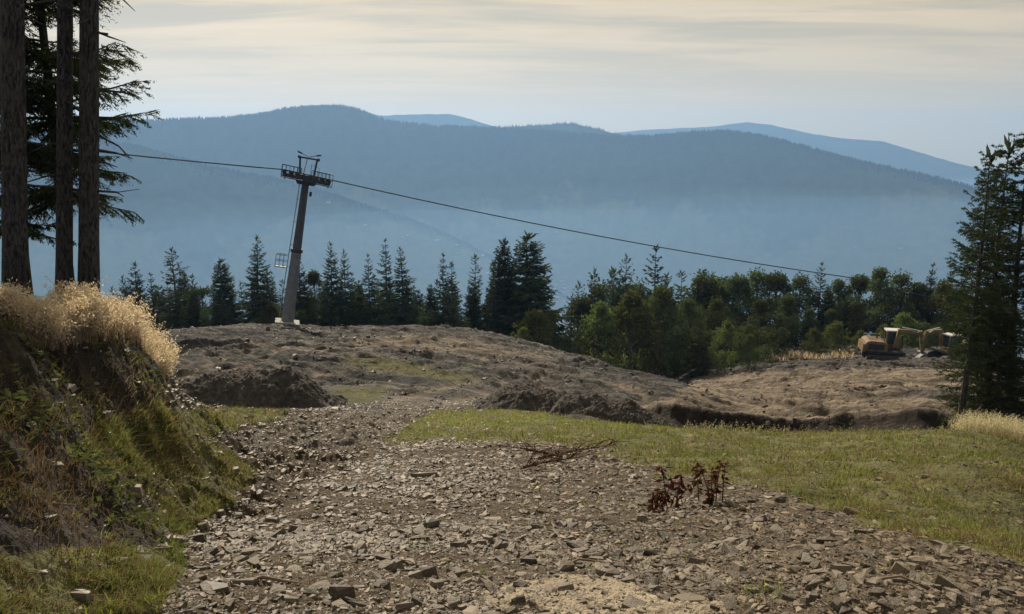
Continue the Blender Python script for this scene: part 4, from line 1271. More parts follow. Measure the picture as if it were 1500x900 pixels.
# ------------------------------------------------------------------ excavators
def excavator(px, py, d, yaw, scale, body, arm, label, boom=((0.55, 1.25), (0.75, 2.65), (2.35, 2.35))):
    x, y, _ = unproject(px, py, d)
    e = empty('excavator', (x, y, gz1(x, y) + 0.0), (0, 0, yaw))
    e.scale = (scale,) * 3
    tag(e, label, 'excavator')
    for sy in (-1, 1):
        q = MB()
        ol = []
        for cx, a0, a1 in ((1.3, -90, 90), (-1.3, 90, 270)):
            for k in range(9):
                a = R(a0 + (a1 - a0) * k / 8); ol.append((cx + 0.36 * math.cos(a), 0.36 + 0.36 * math.sin(a)))
        q.prism(ol, sy * 0.98 - 0.23, sy * 0.98 + 0.23)
        for k in range(26):
            s = k / 26 * 2
            xx = -1.3 + (s % 1) * 2.6
            q.box((xx, sy * 0.98, 0.0 if s < 1 else 0.73), (0.05, 0.48, 0.05))
        tr_ = q.build('track', MAT['trackmetal'], e)
        for cx in (-1.3, -0.65, 0.0, 0.65, 1.3):
            w = MB(); w.tube([(cx, sy * 1.215, 0.36), (cx, sy * 1.25, 0.36)], 0.26 if abs(cx) > 1 else 0.14, 12); w.build('track_wheel', MAT['darksteel'], tr_)
    q = MB(); q.tube([(0, 0, 0.4), (0, 0, 0.86)], 0.6, 16); q.box((0, 0, 0.42), (1.3, 1.5, 0.3)); q.build('undercarriage', MAT['trackmetal'], e)
    q = MB(); q.box((-0.25, 0, 0.95), (2.7, 2.2, 0.17)); q.build('deck', MAT['darksteel'], e)
    hood = [(-1.75, 1.04), (-0.15, 1.04), (-0.15, 1.62), (-0.4, 1.78), (-1.45, 1.82), (-1.72, 1.68), (-1.80, 1.4)]
    q = MB(); q.prism(hood, -1.08, 1.08); ho = q.build('engine_cover', MAT[body], e)
    q = MB()
    q.box((-0.98, -1.085, 1.36), (1.15, 0.02, 0.46))
    for k in range(5): q.box((-0.98, -1.11, 1.17 + 0.095 * k), (1.1, 0.03, 0.04))
    q.build('louvre', MAT['darksteel'], ho)
    q = MB()
    for yy in (-1.0, 1.0):
        q.tube([(-1.6, yy, 1.70), (-1.55, yy, 2.02), (-0.35, yy, 2.02), (-0.3, yy, 1.66)], 0.035, 5)
    q.build('handrail', MAT['whitepaint'], ho)
    q = MB(); q.tube([(-0.7, 0.4, 1.75), (-0.7, 0.4, 2.15)], 0.07, 8); q.build('exhaust', MAT['darksteel'], ho)
    q = MB(); q.prism([(-1.98, 0.92), (-1.755, 0.92), (-1.80, 1.55), (-1.92, 1.55)], -1.05, 1.05); q.build('counterweight', MAT[body], e)
    # cab: posts, roof and glass
    q = MB()
    for cx, cy_ in ((0.0, 0.12), (0.0, 1.02), (0.98, 0.12), (1.15, 1.02)):
        q.tube([(cx, cy_, 1.04), (cx * 0.92, cy_, 2.42)], 0.055, 5)
    q.box((0.53, 0.57, 1.22), (1.08, 0.96, 0.36))
    cab = q.build('cab', MAT[body], e)
    q = MB(); q.box((0.50, 0.57, 2.48), (1.16, 1.06, 0.10)); q.build('cab_roof', MAT['whitepaint'], cab)
    q = MB(); q.box((0.50, 0.57, 1.92), (0.92, 0.84, 1.0)); q.build('window', MAT['glass'], cab)
    # boom, stick, rams and bucket
    def arm_piece(name, pts_, w0, w1, yw, mat, parent):
        o2 = MB()
        n = len(pts_); up_, dn = [], []
        for i, (ax, az) in enumerate(pts_):
            i0, i1 = max(i - 1, 0), min(i + 1, n - 1)
            dx, dz = pts_[i1][0] - pts_[i0][0], pts_[i1][1] - pts_[i0][1]
            l_ = math.hypot(dx, dz); w = (w0 + (w1 - w0) * i / (n - 1)) / 2
            up_.append((ax - dz / l_ * w, az + dx / l_ * w)); dn.append((ax + dz / l_ * w, az - dx / l_ * w))
        for i in range(n - 1):
            o2.prism([up_[i], up_[i + 1], dn[i + 1], dn[i]], -0.35 - yw / 2 + 0.002 * i, -0.35 + yw / 2 - 0.002 * i)
        return o2.build(name, MAT[mat], parent)
    b0, b1, b2 = boom
    mid = ((b0[0] + b1[0]) / 2 + 0.02, (b0[1] + b1[1]) / 2)
    bo = arm_piece('boom', [b0, mid, b1, ((b1[0] + b2[0]) / 2, (b1[1] + b2[1]) / 2 + 0.12), b2], 0.40, 0.16, 0.30, arm, e)
    st_end = (b2[0] + 0.15, 0.95)
    so = arm_piece('stick', [(b2[0] - 0.12, b2[1] + 0.30), b2, ((b2[0] + st_end[0]) / 2, (b2[1] + st_end[1]) / 2), st_end], 0.34, 0.18, 0.24, arm, e)
    q = MB(); q.tube([(b1[0] + 0.2, -0.35, b1[1] + 0.26), (b2[0] - 0.12, -0.35, b2[1] + 0.34)], 0.045, 6); q.build('stick_ram', MAT['whitepaint'], bo)  # painted white for the bright highlight along the boom
    q = MB(); q.tube([(b0[0] + 0.5, -0.35, b0[1] - 0.1), (mid[0] + 0.35, -0.35, mid[1] + 0.3)], 0.06, 6); q.build('boom_ram', MAT['darksteel'], bo)
    q = MB()
    ol = [(0.1, 0.0), (-0.12, -0.18), (-0.36, -0.55), (-0.30, -0.85), (0.0, -0.95), (0.34, -0.80), (0.22, -0.50), (0.2, -0.1)]
    q.prism([(st_end[0] + a, st_end[1] + c) for a, c in ol], -0.75, 0.05)
    for k in range(4): q.box((st_end[0] + 0.36, -0.66 + 0.2 * k, st_end[1] - 0.80), (0.16, 0.07, 0.06))
    q.build('bucket', MAT['galv'], e)
    return e
excavator(1297, 528, 73.5, R(-14), 1.08, 'orange', 'yellow', 'orange excavator with yellow raised boom and white cab roof, parked on the dug bank')
excavator(1390, 528, 75.5, R(194), 1.0, 'yellow', 'yellow', 'yellow excavator mostly hidden behind the dark spruce branches')

# ------------------------------------------------------------------ far houses in the valley
m, t, b = new_mat('house_walls'); b.inputs['Base Color'].default_value = (0.75, 0.73, 0.68, 1); MAT['hwall'] = m
m, t, b = new_mat('house_roofs'); b.inputs['Base Color'].default_value = (0.24, 0.13, 0.09, 1); MAT['hroof'] = m
w_ = MB(); w_.box((0, 0, 3), (13, 10, 6)); wme = w_.build('wall', MAT['hwall']); w_ = MB()
w_.prism([(-6.9, 6.01), (6.9, 6.01), (0, 10.5)], -5.6, 5.6); rme = w_.build('roof', MAT['hroof'])
hwm, hrm = wme.data, rme.data
bpy.data.objects.remove(wme); bpy.data.objects.remove(rme)
hr = random.Random(9)
spots = [(hr.gauss(822, 20), hr.uniform(408, 446)) for _ in range(26)] + [(hr.uniform(660, 860), hr.uniform(335, 400)) for _ in range(16)] + [(481, 297), (535, 330), (590, 348), (596, 345), (640, 352), (1252, 362), (1320, 364), (200, 330)]
deps = bpy.context.evaluated_depsgraph_get()
ray_targets = [o for o in COL.objects if o.name.startswith(('mountain', 'ground'))]
for px, py in spots:
    dv = Vector(unproject(px, py, 1.0)).normalized()
    best = None
    for o in ray_targets:
        okr, loc, nrm, idx = o.ray_cast(Vector((0, 0, 0)) + dv * 300, dv)
        if okr and (best is None or loc.length < best.length): best = loc
    if best is None: continue
    e = empty('house', best - Vector((0, 0, 1.5)), (0, 0, hr.uniform(0, 3.1)))
    s = hr.uniform(0.65, 1.2); e.scale = (s, s, s)
    for nm, me in (('wall', hwm), ('roof', hrm)):
        o = bpy.data.objects.new(nm, me); COL.objects.link(o); o.parent = e
    lab = ('small pale house among others on the valley floor' if px > 765 and py > 405 else 'small pale house scattered on the lower spur above the village' if px > 650 and px < 900 else 'lone pale farmhouse on the wooded mountainside')
    tag(e, lab, 'house', 'far houses ' + ('on the valley floor' if px > 765 and py > 405 else 'on the lower spur' if 650 < px < 900 else 'on the mountainside'))
# mast on the summit
x, y, z = unproject(500, 158, 3800)
p = MB(); p.tube([(x, y, z - 15), (x, y, z + 17)], [1.1, 0.5], 6); p.box((x, y, z + 7), (3, 3, 4))
tag(p.build('radio_mast', MAT['darksteel']), 'thin radio mast on the rounded summit of the main ridge', 'mast')

# ------------------------------------------------------------------ stones
def slate_shape(rng, n=6):
    a = np.sort(rng.uniform(0, 2 * np.pi, n) * 0.45 + np.arange(n) / n * 2 * np.pi * 1.0)
    rx, ry = rng.uniform(0.8, 1.25), rng.uniform(0.5, 0.95)
    rr = rng.uniform(0.75, 1.1, n)
    th = rng.uniform(0.10, 0.34)
    bot = np.stack([np.cos(a) * rx * rr, np.sin(a) * ry * rr, np.full(n, -th * 1.2)], 1)
    top = np.stack([np.cos(a) * rx * rr * rng.uniform(0.70, 1.0, n), np.sin(a) * ry * rr * rng.uniform(0.70, 1.0, n), th * rng.uniform(0.55, 1.1, n)], 1)
    c = top.mean(0, keepdims=True) + [[0, 0, 0.05]]
    v = np.concatenate([bot, top, c])
    q = np.array([[i, (i + 1) % n, n + (i + 1) % n, n + i] for i in range(n)])
    f = np.array([[n + i, n + (i + 1) % n, 2 * n] for i in range(n)])
    return v, q, f
SH = [slate_shape(np.random.default_rng(100 + i)) for i in range(24)]
m, t, b = new_mat('slate')
tint = attr(t, 'tint')
nn = noise(t, 18.0, 4, 0.6)
col_ = mix(t, tint, (0.026, 0.021, 0.017), (0.265, 0.208, 0.145))
L(t, mix(t, M(t, 'MULTIPLY', nn, 0.45), col_, (0.10, 0.078, 0.055)), b.inputs['Base Color'])
b.inputs['Roughness'].default_value = 0.6
b.inputs['Specular IOR Level'].default_value = 0.2
MAT['slate'] = m
m, t, b = new_mat('slate_block')                             # the larger single stones: veined by bedding planes
info = N(t, 'ShaderNodeObjectInfo')
bd = noise(t, 1.0, 4, 0.6, stretch=(2.0, 2.0, 14.0))
fnn = noise(t, 7.0, 5, 0.6)
base = mix(t, info.outputs['Random'], (0.060, 0.050, 0.041), (0.25, 0.205, 0.15))
cc = mix(t, ramp(t, bd, [(0.4, (0, 0, 0)), (0.6, (0.5, 0.5, 0.5))]), base, (0.10, 0.085, 0.066))
L(t, mix(t, ramp(t, fnn, [(0.5, (0, 0, 0)), (0.68, (0.7, 0.7, 0.7))]), cc, (0.20, 0.165, 0.115)), b.inputs['Base Color'])
b.inputs['Roughness'].default_value = 0.6
b.inputs['Specular IOR Level'].default_value = 0.2
bump(t, b, M(t, 'ADD', bd, fnn), 0.5, 0.02)
MAT['block'] = m
rng = np.random.default_rng(77)
def scatter_polar(n, r0, r1, a0=-36.5, a1=36.5):
    a = rng.uniform(R(a0), R(a1), n); r = np.exp(rng.uniform(math.log(r0), math.log(r1), n))
    return np.sin(a) * r, np.cos(a) * r, r
def rot_mats(yaw, tx, ty):
    cz, sz = np.cos(yaw), np.sin(yaw)
    cx, sx = np.cos(tx), np.sin(tx); cyy, sy = np.cos(ty), np.sin(ty)
    n = len(yaw); Z = np.zeros(n); O = np.ones(n)
    Rz = np.stack([cz, -sz, Z, sz, cz, Z, Z, Z, O], 1).reshape(n, 3, 3)
    Rx = np.stack([O, Z, Z, Z, cx, -sx, Z, sx, cx], 1).reshape(n, 3, 3)
    Ry = np.stack([cyy, Z, sy, Z, O, Z, -sy, Z, cyy], 1).reshape(n, 3, 3)
    return Rz @ Rx @ Ry
x, y, r = scatter_polar(330000, 2.5, 22.0)
z = ground_z(x, y)
g, ba, sa, da, ro, fa = zones(x, y, z)
px, py = project(x, y, z)
patch = 0.50 + 1.05 * fbm(x * 0.8, y * 0.8, 3, 201)
prob = np.where(g > 0.5, 0.05, np.clip(patch, 0.30, 1.0)) * np.where(da > 0.5, 0.08, 1) * np.where(sa > 0.5, 0.20, 1) * np.where(ro > 0.5, 0.9, 1)
prob = prob * np.where((px > 985) & (r > 13), 0.05, 1.0) * np.where((px > 930) & (py > 700), 1.5, 1.0) * np.where(r > 14, 0.7, 1.0)
keep = rng.random(len(x)) < prob * 0.85
x, y, z, r, px, py, g, sa, da, ro = (v[keep] for v in (x, y, z, r, px, py, g, sa, da, ro))
n = len(x)
size = 0.0076 * (r / 3.0) ** 0.80 * np.exp(rng.normal(-0.08, 0.70, n))
size = size * np.where((px > 900) & (py > 690), 0.95, 1.0) * np.where(ro > 0.5, 0.70, 1)
size = np.minimum(size, 0.060)
yaw = rng.uniform(0, 6.283, n); txx = rng.normal(0, 0.16, n); tyy = rng.normal(0, 0.16, n)
RM = rot_mats(yaw, txx, tyy)
tint_s = np.clip(rng.normal(0.42, 0.30, n), 0, 1)
ap = size / r * F_PX                                        # apparent size
order = np.argsort(-ap)
BIG = [i for i in order if 25 < px[i] < 1475 and py[i] < 897][:285]
is_big = np.zeros(n, bool); is_big[BIG] = True
def place_word(px, py):
    if px < 300 and py < 790: return 'lying on the grassy bank'
    if px < 430 and py > 690: return 'at the foot of the grassy bank'
    if 650 < px < 1080 and py > 835: return 'around the pale sandy patch'
    if 900 < px < 1110 and 680 < py < 770: return 'around the red-leaved sprouts'
    if px > 1080 and py > 740: return 'in the rubble just below the turf'
    if px > 700 and py < 700: return 'in the rubble around the dead branches'
    if py < 700: return 'where the track narrows'
    if px > 760: return 'in the rubble between sandy patch and dead branches'
    return 'on the open middle of the track'
mb_mesh = []
for i, (v, q, f) in enumerate(SH):
    o = link_mesh('stone', v, [f, q], MAT['block']); mb_mesh.append(o.data); bpy.data.objects.remove(o)
for i in BIG:
    o = bpy.data.objects.new('stone', mb_mesh[int(rng.integers(len(SH)))])
    COL.objects.link(o)
    o.location = (x[i], y[i], z[i] + size[i] * 0.04)
    o.rotation_euler = (txx[i], tyy[i], yaw[i])
    s = size[i] * 1.12
    thick = float(rng.uniform(0.75, 1.6))
    o.scale = (s, s, s * thick)
    sz = 'fist sized' if s < 0.045 else 'hand sized' if s < 0.075 else 'broad'
    fm = 'chunky slate stone' if thick > 1.2 else 'flat slate stone'
    pw = place_word(px[i], py[i])
    tag(o, f'{sz} {fm} {pw}', 'stone', f'{sz} {fm}s {pw}')
V, Q, F3, TT = [], [], [], []
off = 0
var = rng.integers(len(SH), size=n)
for k, (v, q, f) in enumerate(SH):
    idx = np.where((var == k) & ~is_big)[0]
    if not len(idx): continue
    P = np.einsum('nij,vj->nvi', RM[idx], v) * size[idx][:, None, None] + np.stack([x[idx], y[idx], z[idx] - size[idx] * 0.07], 1)[:, None, :]
    nv = len(v)
    V.append(P.reshape(-1, 3)); TT.append(np.repeat(tint_s[idx], nv))
    o_ = off + np.arange(len(idx))[:, None, None] * nv
    Q.append((o_ + q[None]).reshape(-1, 4)); F3.append((o_ + f[None]).reshape(-1, 3))
    off += nv * len(idx)
gravel = link_mesh('gravel', np.concatenate(V), [np.concatenate(F3), np.concatenate(Q)], MAT['slate'], colors={'tint': np.concatenate(TT)})
tag(gravel, 'broken slate rubble strewn over the track', kind='stuff')

# single stones one would point at
def stone(px, py, wpx, thick, seed, label, flat=1.0, rz=None, tilt=(0.1, 0.05), n=6, name='stone'):
    lo, hi = 2.3, 30.0                                        # where the sight line meets the ground
    rs = np.exp(np.linspace(math.log(lo), math.log(hi), 1200))
    a = az_of(px, py)
    zz_ = ground_z(np.sin(a) * rs, np.cos(a) * rs)
    Y = project(np.sin(a) * rs, np.cos(a) * rs, zz_)[1]
    i = int(np.argmax(Y <= py))
    d = rs[i]; X_, Y_, Z_ = math.sin(a) * d, math.cos(a) * d, zz_[i]
    rg = np.random.default_rng(seed)
    v, q, f = slate_shape(rg, n)
    s = wpx / F_PX * math.hypot(d, Z_) / 2
    v[:, 2] *= thick / 0.3
    v[:, 1] *= flat
    o = link_mesh(name, v * s, [f, q], MAT['block'])
    o.location = (X_, Y_, Z_ + s * thick * 0.5)
    o.rotation_euler = (tilt[0], tilt[1], rg.uniform(0, 6.28) if rz is None else rz)
    return tag(o, label, 'stone')
stone(1388, 815, 42, 0.30, 1, 'large split slate slab with a straight edge, in rubble below the turf', 1.0, 0.2, (0.22, 0.0), 4)
stone(82, 683, 28, 0.12, 2, 'pale flat slab lying high on the dark face of the bank', 0.8, 0.3, (0.35, 0.1))
stone(247, 790, 40, 0.10, 3, 'thin pale slab resting at the foot of the bank', 0.6, -0.2, (0.25, 0.1))
stone(312, 868, 40, 0.5, 4, 'dark rounded boulder on the verge of the track', 0.9, 0.0, (0, 0), 8)
stone(500, 871, 36, 0.45, 5, 'dark blocky stone lower on the open track', 0.8, 0.1)
stone(632, 770, 26, 0.8, 6, 'upright cube-like brown stone in the middle of the track', 1.0, 0.3, (0, 0), 4)
stone(783, 775, 30, 0.5, 7, 'dark knobby stone on the rubble beside the track', 0.9, 0.5)
stone(1232, 838, 40, 0.35, 8, 'dark wedge shaped stone in the rubble below the turf', 0.7, 0.1, (-0.2, 0.1))
stone(1165, 838, 26, 0.5, 9, 'pale pointed stone standing in the rubble below the turf', 0.7, 0.6, (0.4, 0.1), 5)
stone(1142, 735, 18, 0.6, 10, 'squat stone at the lower rim of the turf', 1.0, 0.3)
stone(1095, 737, 30, 0.2, 11, 'pale flat stone next to the red-leaved sprouts', 0.6, 0.0)
stone(722, 762, 30, 0.14, 12, 'pale thin slab beside the dark knobby stone', 0.8, 0.1)
stone(932, 688, 18, 0.2, 13, 'pale little slab at the top rim of the rubble', 0.8, 0.0)
stone(945, 738, 30, 0.25, 14, 'pale stone at the foot of the smaller red-leaved sprout', 0.7, 0.2)
stone(760, 884, 26, 0.5, 15, 'blocky stone with a light top on the sandy patch', 0.8, 0.1, (0.1, 0), 5)
stone(780, 886, 18, 0.7, 16, 'dark blocky stone leaning on the light-topped one', 0.9, 0.4, (0.3, 0.2), 5)
stone(1010, 878, 60, 0.10, 17, 'broad pale ledge of bedrock showing at the sandy patch', 0.5, 0.1, (0.0, 0.05), 7)
stone(118, 878, 32, 0.5, 18, 'dark clod-like boulder in the grass at the foot of the bank', 0.9, 0.1, (0, 0), 8)
stone(402, 764, 22, 0.4, 19, 'dark stone on the verge near the grassy bank', 0.8, 0.2)
stone(454, 604, 12, 0.6, 20, 'dark stone lying before the long earth heap', 0.9, 0.2)
stone(625, 698, 36, 0.18, 21, 'long brown block lying across the narrowing track', 0.25, 0.05, (0.0, 0.0), 5)

# clods on the churned ground further off
x, y, r = scatter_polar(42000, 17.0, 88.0, -26, 32)
z = ground_z(x, y)
g, ba, sa, da, ro, fa = zones(x, y, z)
pat = fbm(x * 0.25, y * 0.25, 3, 301)
keep = (rng.random(len(x)) < np.clip(0.25 + 0.9 * pat, 0.03, 0.8)) & (g < 0.5)
x, y, z, r = x[keep], y[keep], z[keep], r[keep]
n = len(x)
size = 0.027 * (r / 20.0) ** 0.75 * np.exp(rng.normal(0, 0.55, n))
RM = rot_mats(rng.uniform(0, 6.28, n), rng.normal(0, .3, n), rng.normal(0, .3, n))
var = rng.integers(len(SH), size=n); tn = np.clip(rng.normal(0.22, 0.25, n), 0, 1)
V, Q, F3, TT = [], [], [], []; off = 0
for k, (v, q, f) in enumerate(SH):
    idx = np.where(var == k)[0]
    vv = v * np.array([1, 1, 1.5])
    P = np.einsum('nij,vj->nvi', RM[idx], vv) * size[idx][:, None, None] + np.stack([x[idx], y[idx], z[idx]], 1)[:, None, :]
    V.append(P.reshape(-1, 3)); TT.append(np.repeat(tn[idx], len(v)))
    o_ = off + np.arange(len(idx))[:, None, None] * len(v)
    Q.append((o_ + q[None]).reshape(-1, 4)); F3.append((o_ + f[None]).reshape(-1, 3)); off += len(v) * len(idx)
o = link_mesh('rubble', np.concatenate(V), [np.concatenate(F3), np.concatenate(Q)], MAT['slate'], colors={'tint': np.concatenate(TT)})
tag(o, 'clods and stones strewn over the churned earth', kind='stuff')

# ------------------------------------------------------------------ grass
def blades(name, mat, x, y, z, h, w, lean, tint, label, seed=0, az=None, out=None):
    rg = np.random.default_rng(seed)
    n = len(x)
    a = rg.uniform(0, 6.283, n) if az is None else az
    fx, fy = np.cos(a), np.sin(a)                              # blade width direction
    la = rg.uniform(0, 6.283, n)
    lx, ly = np.cos(la) * lean * h, np.sin(la) * lean * h
    if out is not None:                                       # on a steep face blades grow outwards and hang
        lx, ly = lx + out[0] * h, ly + out[1] * h
    B = np.stack([x, y, z - 0.01], 1); Wd = np.stack([fx, fy, 0 * fx], 1) * (w / 2)[:, None]
    mid = B + np.stack([lx * 0.35, ly * 0.35, h * 0.58], 1)
    tip = B + np.stack([lx, ly, h * (1 - 0.35 * np.minimum(lean, 1.2))], 1)
    V = np.stack([B - Wd, B + Wd, mid + Wd * 0.8, mid - Wd * 0.8, tip], 1).reshape(-1, 3)
    k = np.arange(n)[:, None] * 5
    o = link_mesh(name, V, [k + np.array([[3, 2, 4]]), k + np.array([[0, 1, 2, 3]])], MAT[mat], colors={'tint': np.repeat(tint, 5)})
    return tag(o, label, kind='stuff')
x, y, r = scatter_polar(590000, 2.5, 21.0, -36.5, 46)
def on_face(cols, per, a0, a1, y0, y1):                              # points spread over the bank's face by its apparent area
    rs = np.exp(np.linspace(math.log(2.6), math.log(11), 700)); X_, Y_ = [], []
    for a in rng.uniform(R(a0), R(a1), cols):
        yy = project(np.sin(a) * rs, np.cos(a) * rs, ground_z(np.sin(a) * rs, np.cos(a) * rs))[1]
        mn = np.minimum.accumulate(yy)
        vis = yy <= mn + 1e-6
        t = rng.uniform(y0, y1, per)
        t = t[(t > yy[vis].min()) & (t < yy[vis].max())]
        q = np.interp(-t, -yy[vis], rs[vis])
        X_.append(np.sin(a) * q); Y_.append(np.cos(a) * q)
    X_, Y_ = np.concatenate(X_), np.concatenate(Y_)
    return X_, Y_, np.hypot(X_, Y_)
xb, yb, rb = on_face(900, 170, -36.5, -13, 470, 905)
x, y, r = np.concatenate([x, xb]), np.concatenate([y, yb]), np.concatenate([r, rb])
z = ground_z(x, y)
g, ba, sa, da, ro, fa = zones(x, y, z)
px, py = project(x, y, z)
clump = 1.2 * fbm(x * 2.6, y * 2.6, 3, 401) + 0.5 * fbm(x * 8, y * 8, 2, 411)
prob = np.where(g > 0.5, np.clip(0.62 + 1.1 * clump, 0.06, 1.0), 0.006 + 0.16 * np.clip(clump - 0.42, 0, 1) * (px > 560)) + np.where(da > 0.5, np.clip(0.02 + 0.45 * clump, 0, 0.30), 0)
keep = (rng.random(len(x)) < prob * 0.55) & (sa < 0.5)
x, y, z, r, px, py, da, g, clump = (v[keep] for v in (x, y, z, r, px, py, da, g, clump))
n = len(x)
h = (0.024 + 0.026 * np.clip(clump + 0.3, 0, 1.5)) * np.exp(rng.normal(0, 0.35, n)) * (1 + 0.04 * r)
h = h * np.where((px < 380) & (py > 580) & (py < 800), 1.1, 1.0)
w = 0.0050 * (r / 5.0) ** 0.75 * rng.uniform(0.7, 1.4, n)
lean = np.abs(rng.normal(0.85, 0.45, n))
hue = fbm(x * 0.7, y * 0.7, 4, 421)
e_ = 0.08
gxx = (ground_z(x + e_, y, False) - ground_z(x - e_, y, False)) / (2 * e_); gyy = (ground_z(x, y + e_, False) - ground_z(x, y - e_, False)) / (2 * e_)
sl = np.clip((np.hypot(gxx, gyy) - 0.45) / 0.6, 0, 1) * ((px < 420) & (r < 9.5))
ox, oy = -gxx / (np.hypot(gxx, gyy) + 1e-6) * sl * 0.40, -gyy / (np.hypot(gxx, gyy) + 1e-6) * sl * 0.40
h = h * (1 - 0.15 * sl)
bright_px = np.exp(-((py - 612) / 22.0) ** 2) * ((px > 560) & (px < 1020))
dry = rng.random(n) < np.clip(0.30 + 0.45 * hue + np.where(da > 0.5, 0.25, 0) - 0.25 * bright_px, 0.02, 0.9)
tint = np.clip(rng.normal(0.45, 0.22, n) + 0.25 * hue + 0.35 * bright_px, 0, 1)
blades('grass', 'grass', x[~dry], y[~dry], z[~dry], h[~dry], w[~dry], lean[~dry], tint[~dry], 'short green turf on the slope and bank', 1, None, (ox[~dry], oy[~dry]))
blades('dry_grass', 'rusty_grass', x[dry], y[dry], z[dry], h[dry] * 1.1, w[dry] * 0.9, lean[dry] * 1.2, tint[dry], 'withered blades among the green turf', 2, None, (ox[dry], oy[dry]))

def tall_grass(x, y, z, h, label, seed, panicle=1.0, spread=0.3):
    """tall dry grass: thin bent stems with loose seed heads that catch the light"""
    rg = np.random.default_rng(seed)
    n = len(x)
    la = rg.normal(0.3, 1.4, n); ln = np.abs(rg.normal(spread, 0.18, n)) * h
    d3 = np.stack([np.cos(la) * ln, np.sin(la) * ln, 0 * ln], 1)
    B = np.stack([x, y, z - 0.01], 1)
    def at_s(s):
        s = np.asarray(s)[..., None]
        return B + d3 * s ** 1.8 + np.stack([0 * h, 0 * h, h * 0.97], 1) * s * (1 - 0.12 * s)
    wd = np.stack([np.cos(la + 1.57), np.sin(la + 1.57), 0 * la], 1)
    V, Qd, Tn = [], [], []
    off = 0
    ss = [0, 0.4, 0.75, 1.0]
    rows = []
    for s, w in zip(ss, (0.0042, 0.0034, 0.0026, 0.0012)):
        c = at_s(np.full(n, s)); rows += [c - wd * w / 2, c + wd * w / 2]
    V.append(np.stack(rows, 1).reshape(-1, 3))
    k = np.arange(n)[:, None] * 8
    for i in range(3):
        Qd.append(k + np.array([[2 * i, 2 * i + 1, 2 * i + 3, 2 * i + 2]]))
    Tn.append(np.repeat(np.clip(rg.normal(0.25, 0.15, n), 0, 1), 8)); off = n * 8
    m_ = int(20 * panicle)
    for i in range(m_):
        s = 0.58 + 0.42 * (i + rg.random(n)) / m_
        c = at_s(s)
        a = rg.uniform(0, 6.283, n); rad_ = (0.012 + 0.055 * (1 - s) / 0.42) * rg.uniform(0.3, 1.2, n)
        p = c + np.stack([np.cos(a) * rad_, np.sin(a) * rad_, rg.uniform(-0.5, 0.7, n) * rad_], 1)
        d = rg.normal(0, 1, (n, 3)) + np.array([0, 0, 0.6]); d /= np.linalg.norm(d, axis=1)[:, None]
        e = np.cross(d, rg.normal(0, 1, (n, 3))); e /= np.linalg.norm(e, axis=1)[:, None] + 1e-9
        l_ = rg.uniform(0.006, 0.013, n)[:, None]; w = rg.uniform(0.0025, 0.0050, n)[:, None]
        V.append(np.stack([p - d * l_, p + e * w, p + d * l_, p - e * w], 1).reshape(-1, 3))
        Qd.append(off + np.arange(n)[:, None] * 4 + np.array([[0, 1, 2, 3]]))
        Tn.append(np.repeat(np.clip(rg.normal(0.8, 0.22, n), 0, 1), 4)); off += n * 4
    o = link_mesh('tall_dry_grass', np.concatenate(V), [np.concatenate(Qd)], MAT['dry_grass'], colors={'tint': np.concatenate(Tn)})
    return tag(o, label, kind='stuff')
def bank_points(n, seed):
    rg = np.random.default_rng(seed)
    pxs = rg.uniform(-140, 243, n)
    kx = np.array([-140, 0, 130, 200, 237, 250]); kd = np.array([4.4, 5.0, 6.0, 7.0, 8.4, 8.9])
    cr = np.interp(pxs, kx, kd)
    dd = cr + np.where(rg.random(n) < 0.80, rg.uniform(0.0, 1.6, n), rg.uniform(-0.16, 0, n) * np.clip(pxs / 120, 0.2, 1.3))
    dd = np.where(pxs > 215, cr + rg.uniform(-0.15, 0.8, n), dd)
    a = np.array([az_of(p, 500) for p in pxs])
    x, y = np.sin(a) * dd, np.cos(a) * dd
    return x, y, ground_z(x, y), pxs
x, y, z, pxs = bank_points(9500, 5)
cl = fbm(x * 1.6, y * 1.6, 3, 501)
k = rng.random(len(x)) < np.clip(0.7 + 0.9 * cl, 0.15, 1)
x, y, z, pxs, cl = x[k], y[k], z[k], pxs[k], cl[k]
h = rng.uniform(0.19, 0.33, len(x)) * (1 + 0.3 * cl) * (0.85 + 0.35 * np.clip(pxs / 200, 0, 1))
tall_grass(x, y, z, h, 'tall dry seeding grass glowing along the top of the bank', 6)
# dry grass by the dark spruces and along the turf's far edge
def edge_pts(n, x0, x1, d0, d1, seed):
    rg = np.random.default_rng(seed)
    pxs = rg.uniform(x0, x1, n); dd = rg.uniform(d0, d1, n)
    a = np.array([az_of(p, 645) for p in pxs]); x, y = np.sin(a) * dd, np.cos(a) * dd
    return x, y, ground_z(x, y)
x, y, z = edge_pts(2600, 1395, 1530, 15.2, 17.4, 8)
tall_grass(x, y, z, np.random.default_rng(3).uniform(0.25, 0.55, len(x)), 'pale tall dry grass at the foot of the dark spruces', 9, 0.7)
x, y, z = edge_pts(700, 1000, 1400, 15.6, 17.2, 10)
tall_grass(x, y, z, np.random.default_rng(5).uniform(0.12, 0.34, len(x)), 'thin dry stalks along the far edge of the turf', 11, 0.4)
x, y, z = edge_pts(900, 1110, 1240, 77, 86, 12)
blades('dry_grass', 'dry_grass', x, y, z, np.full(len(x), 0.5), np.full(len(x), 0.09), np.full(len(x), 0.5), rng.random(len(x)) * 0.6, 'straw coloured grass of the clearing by the wood', 13)
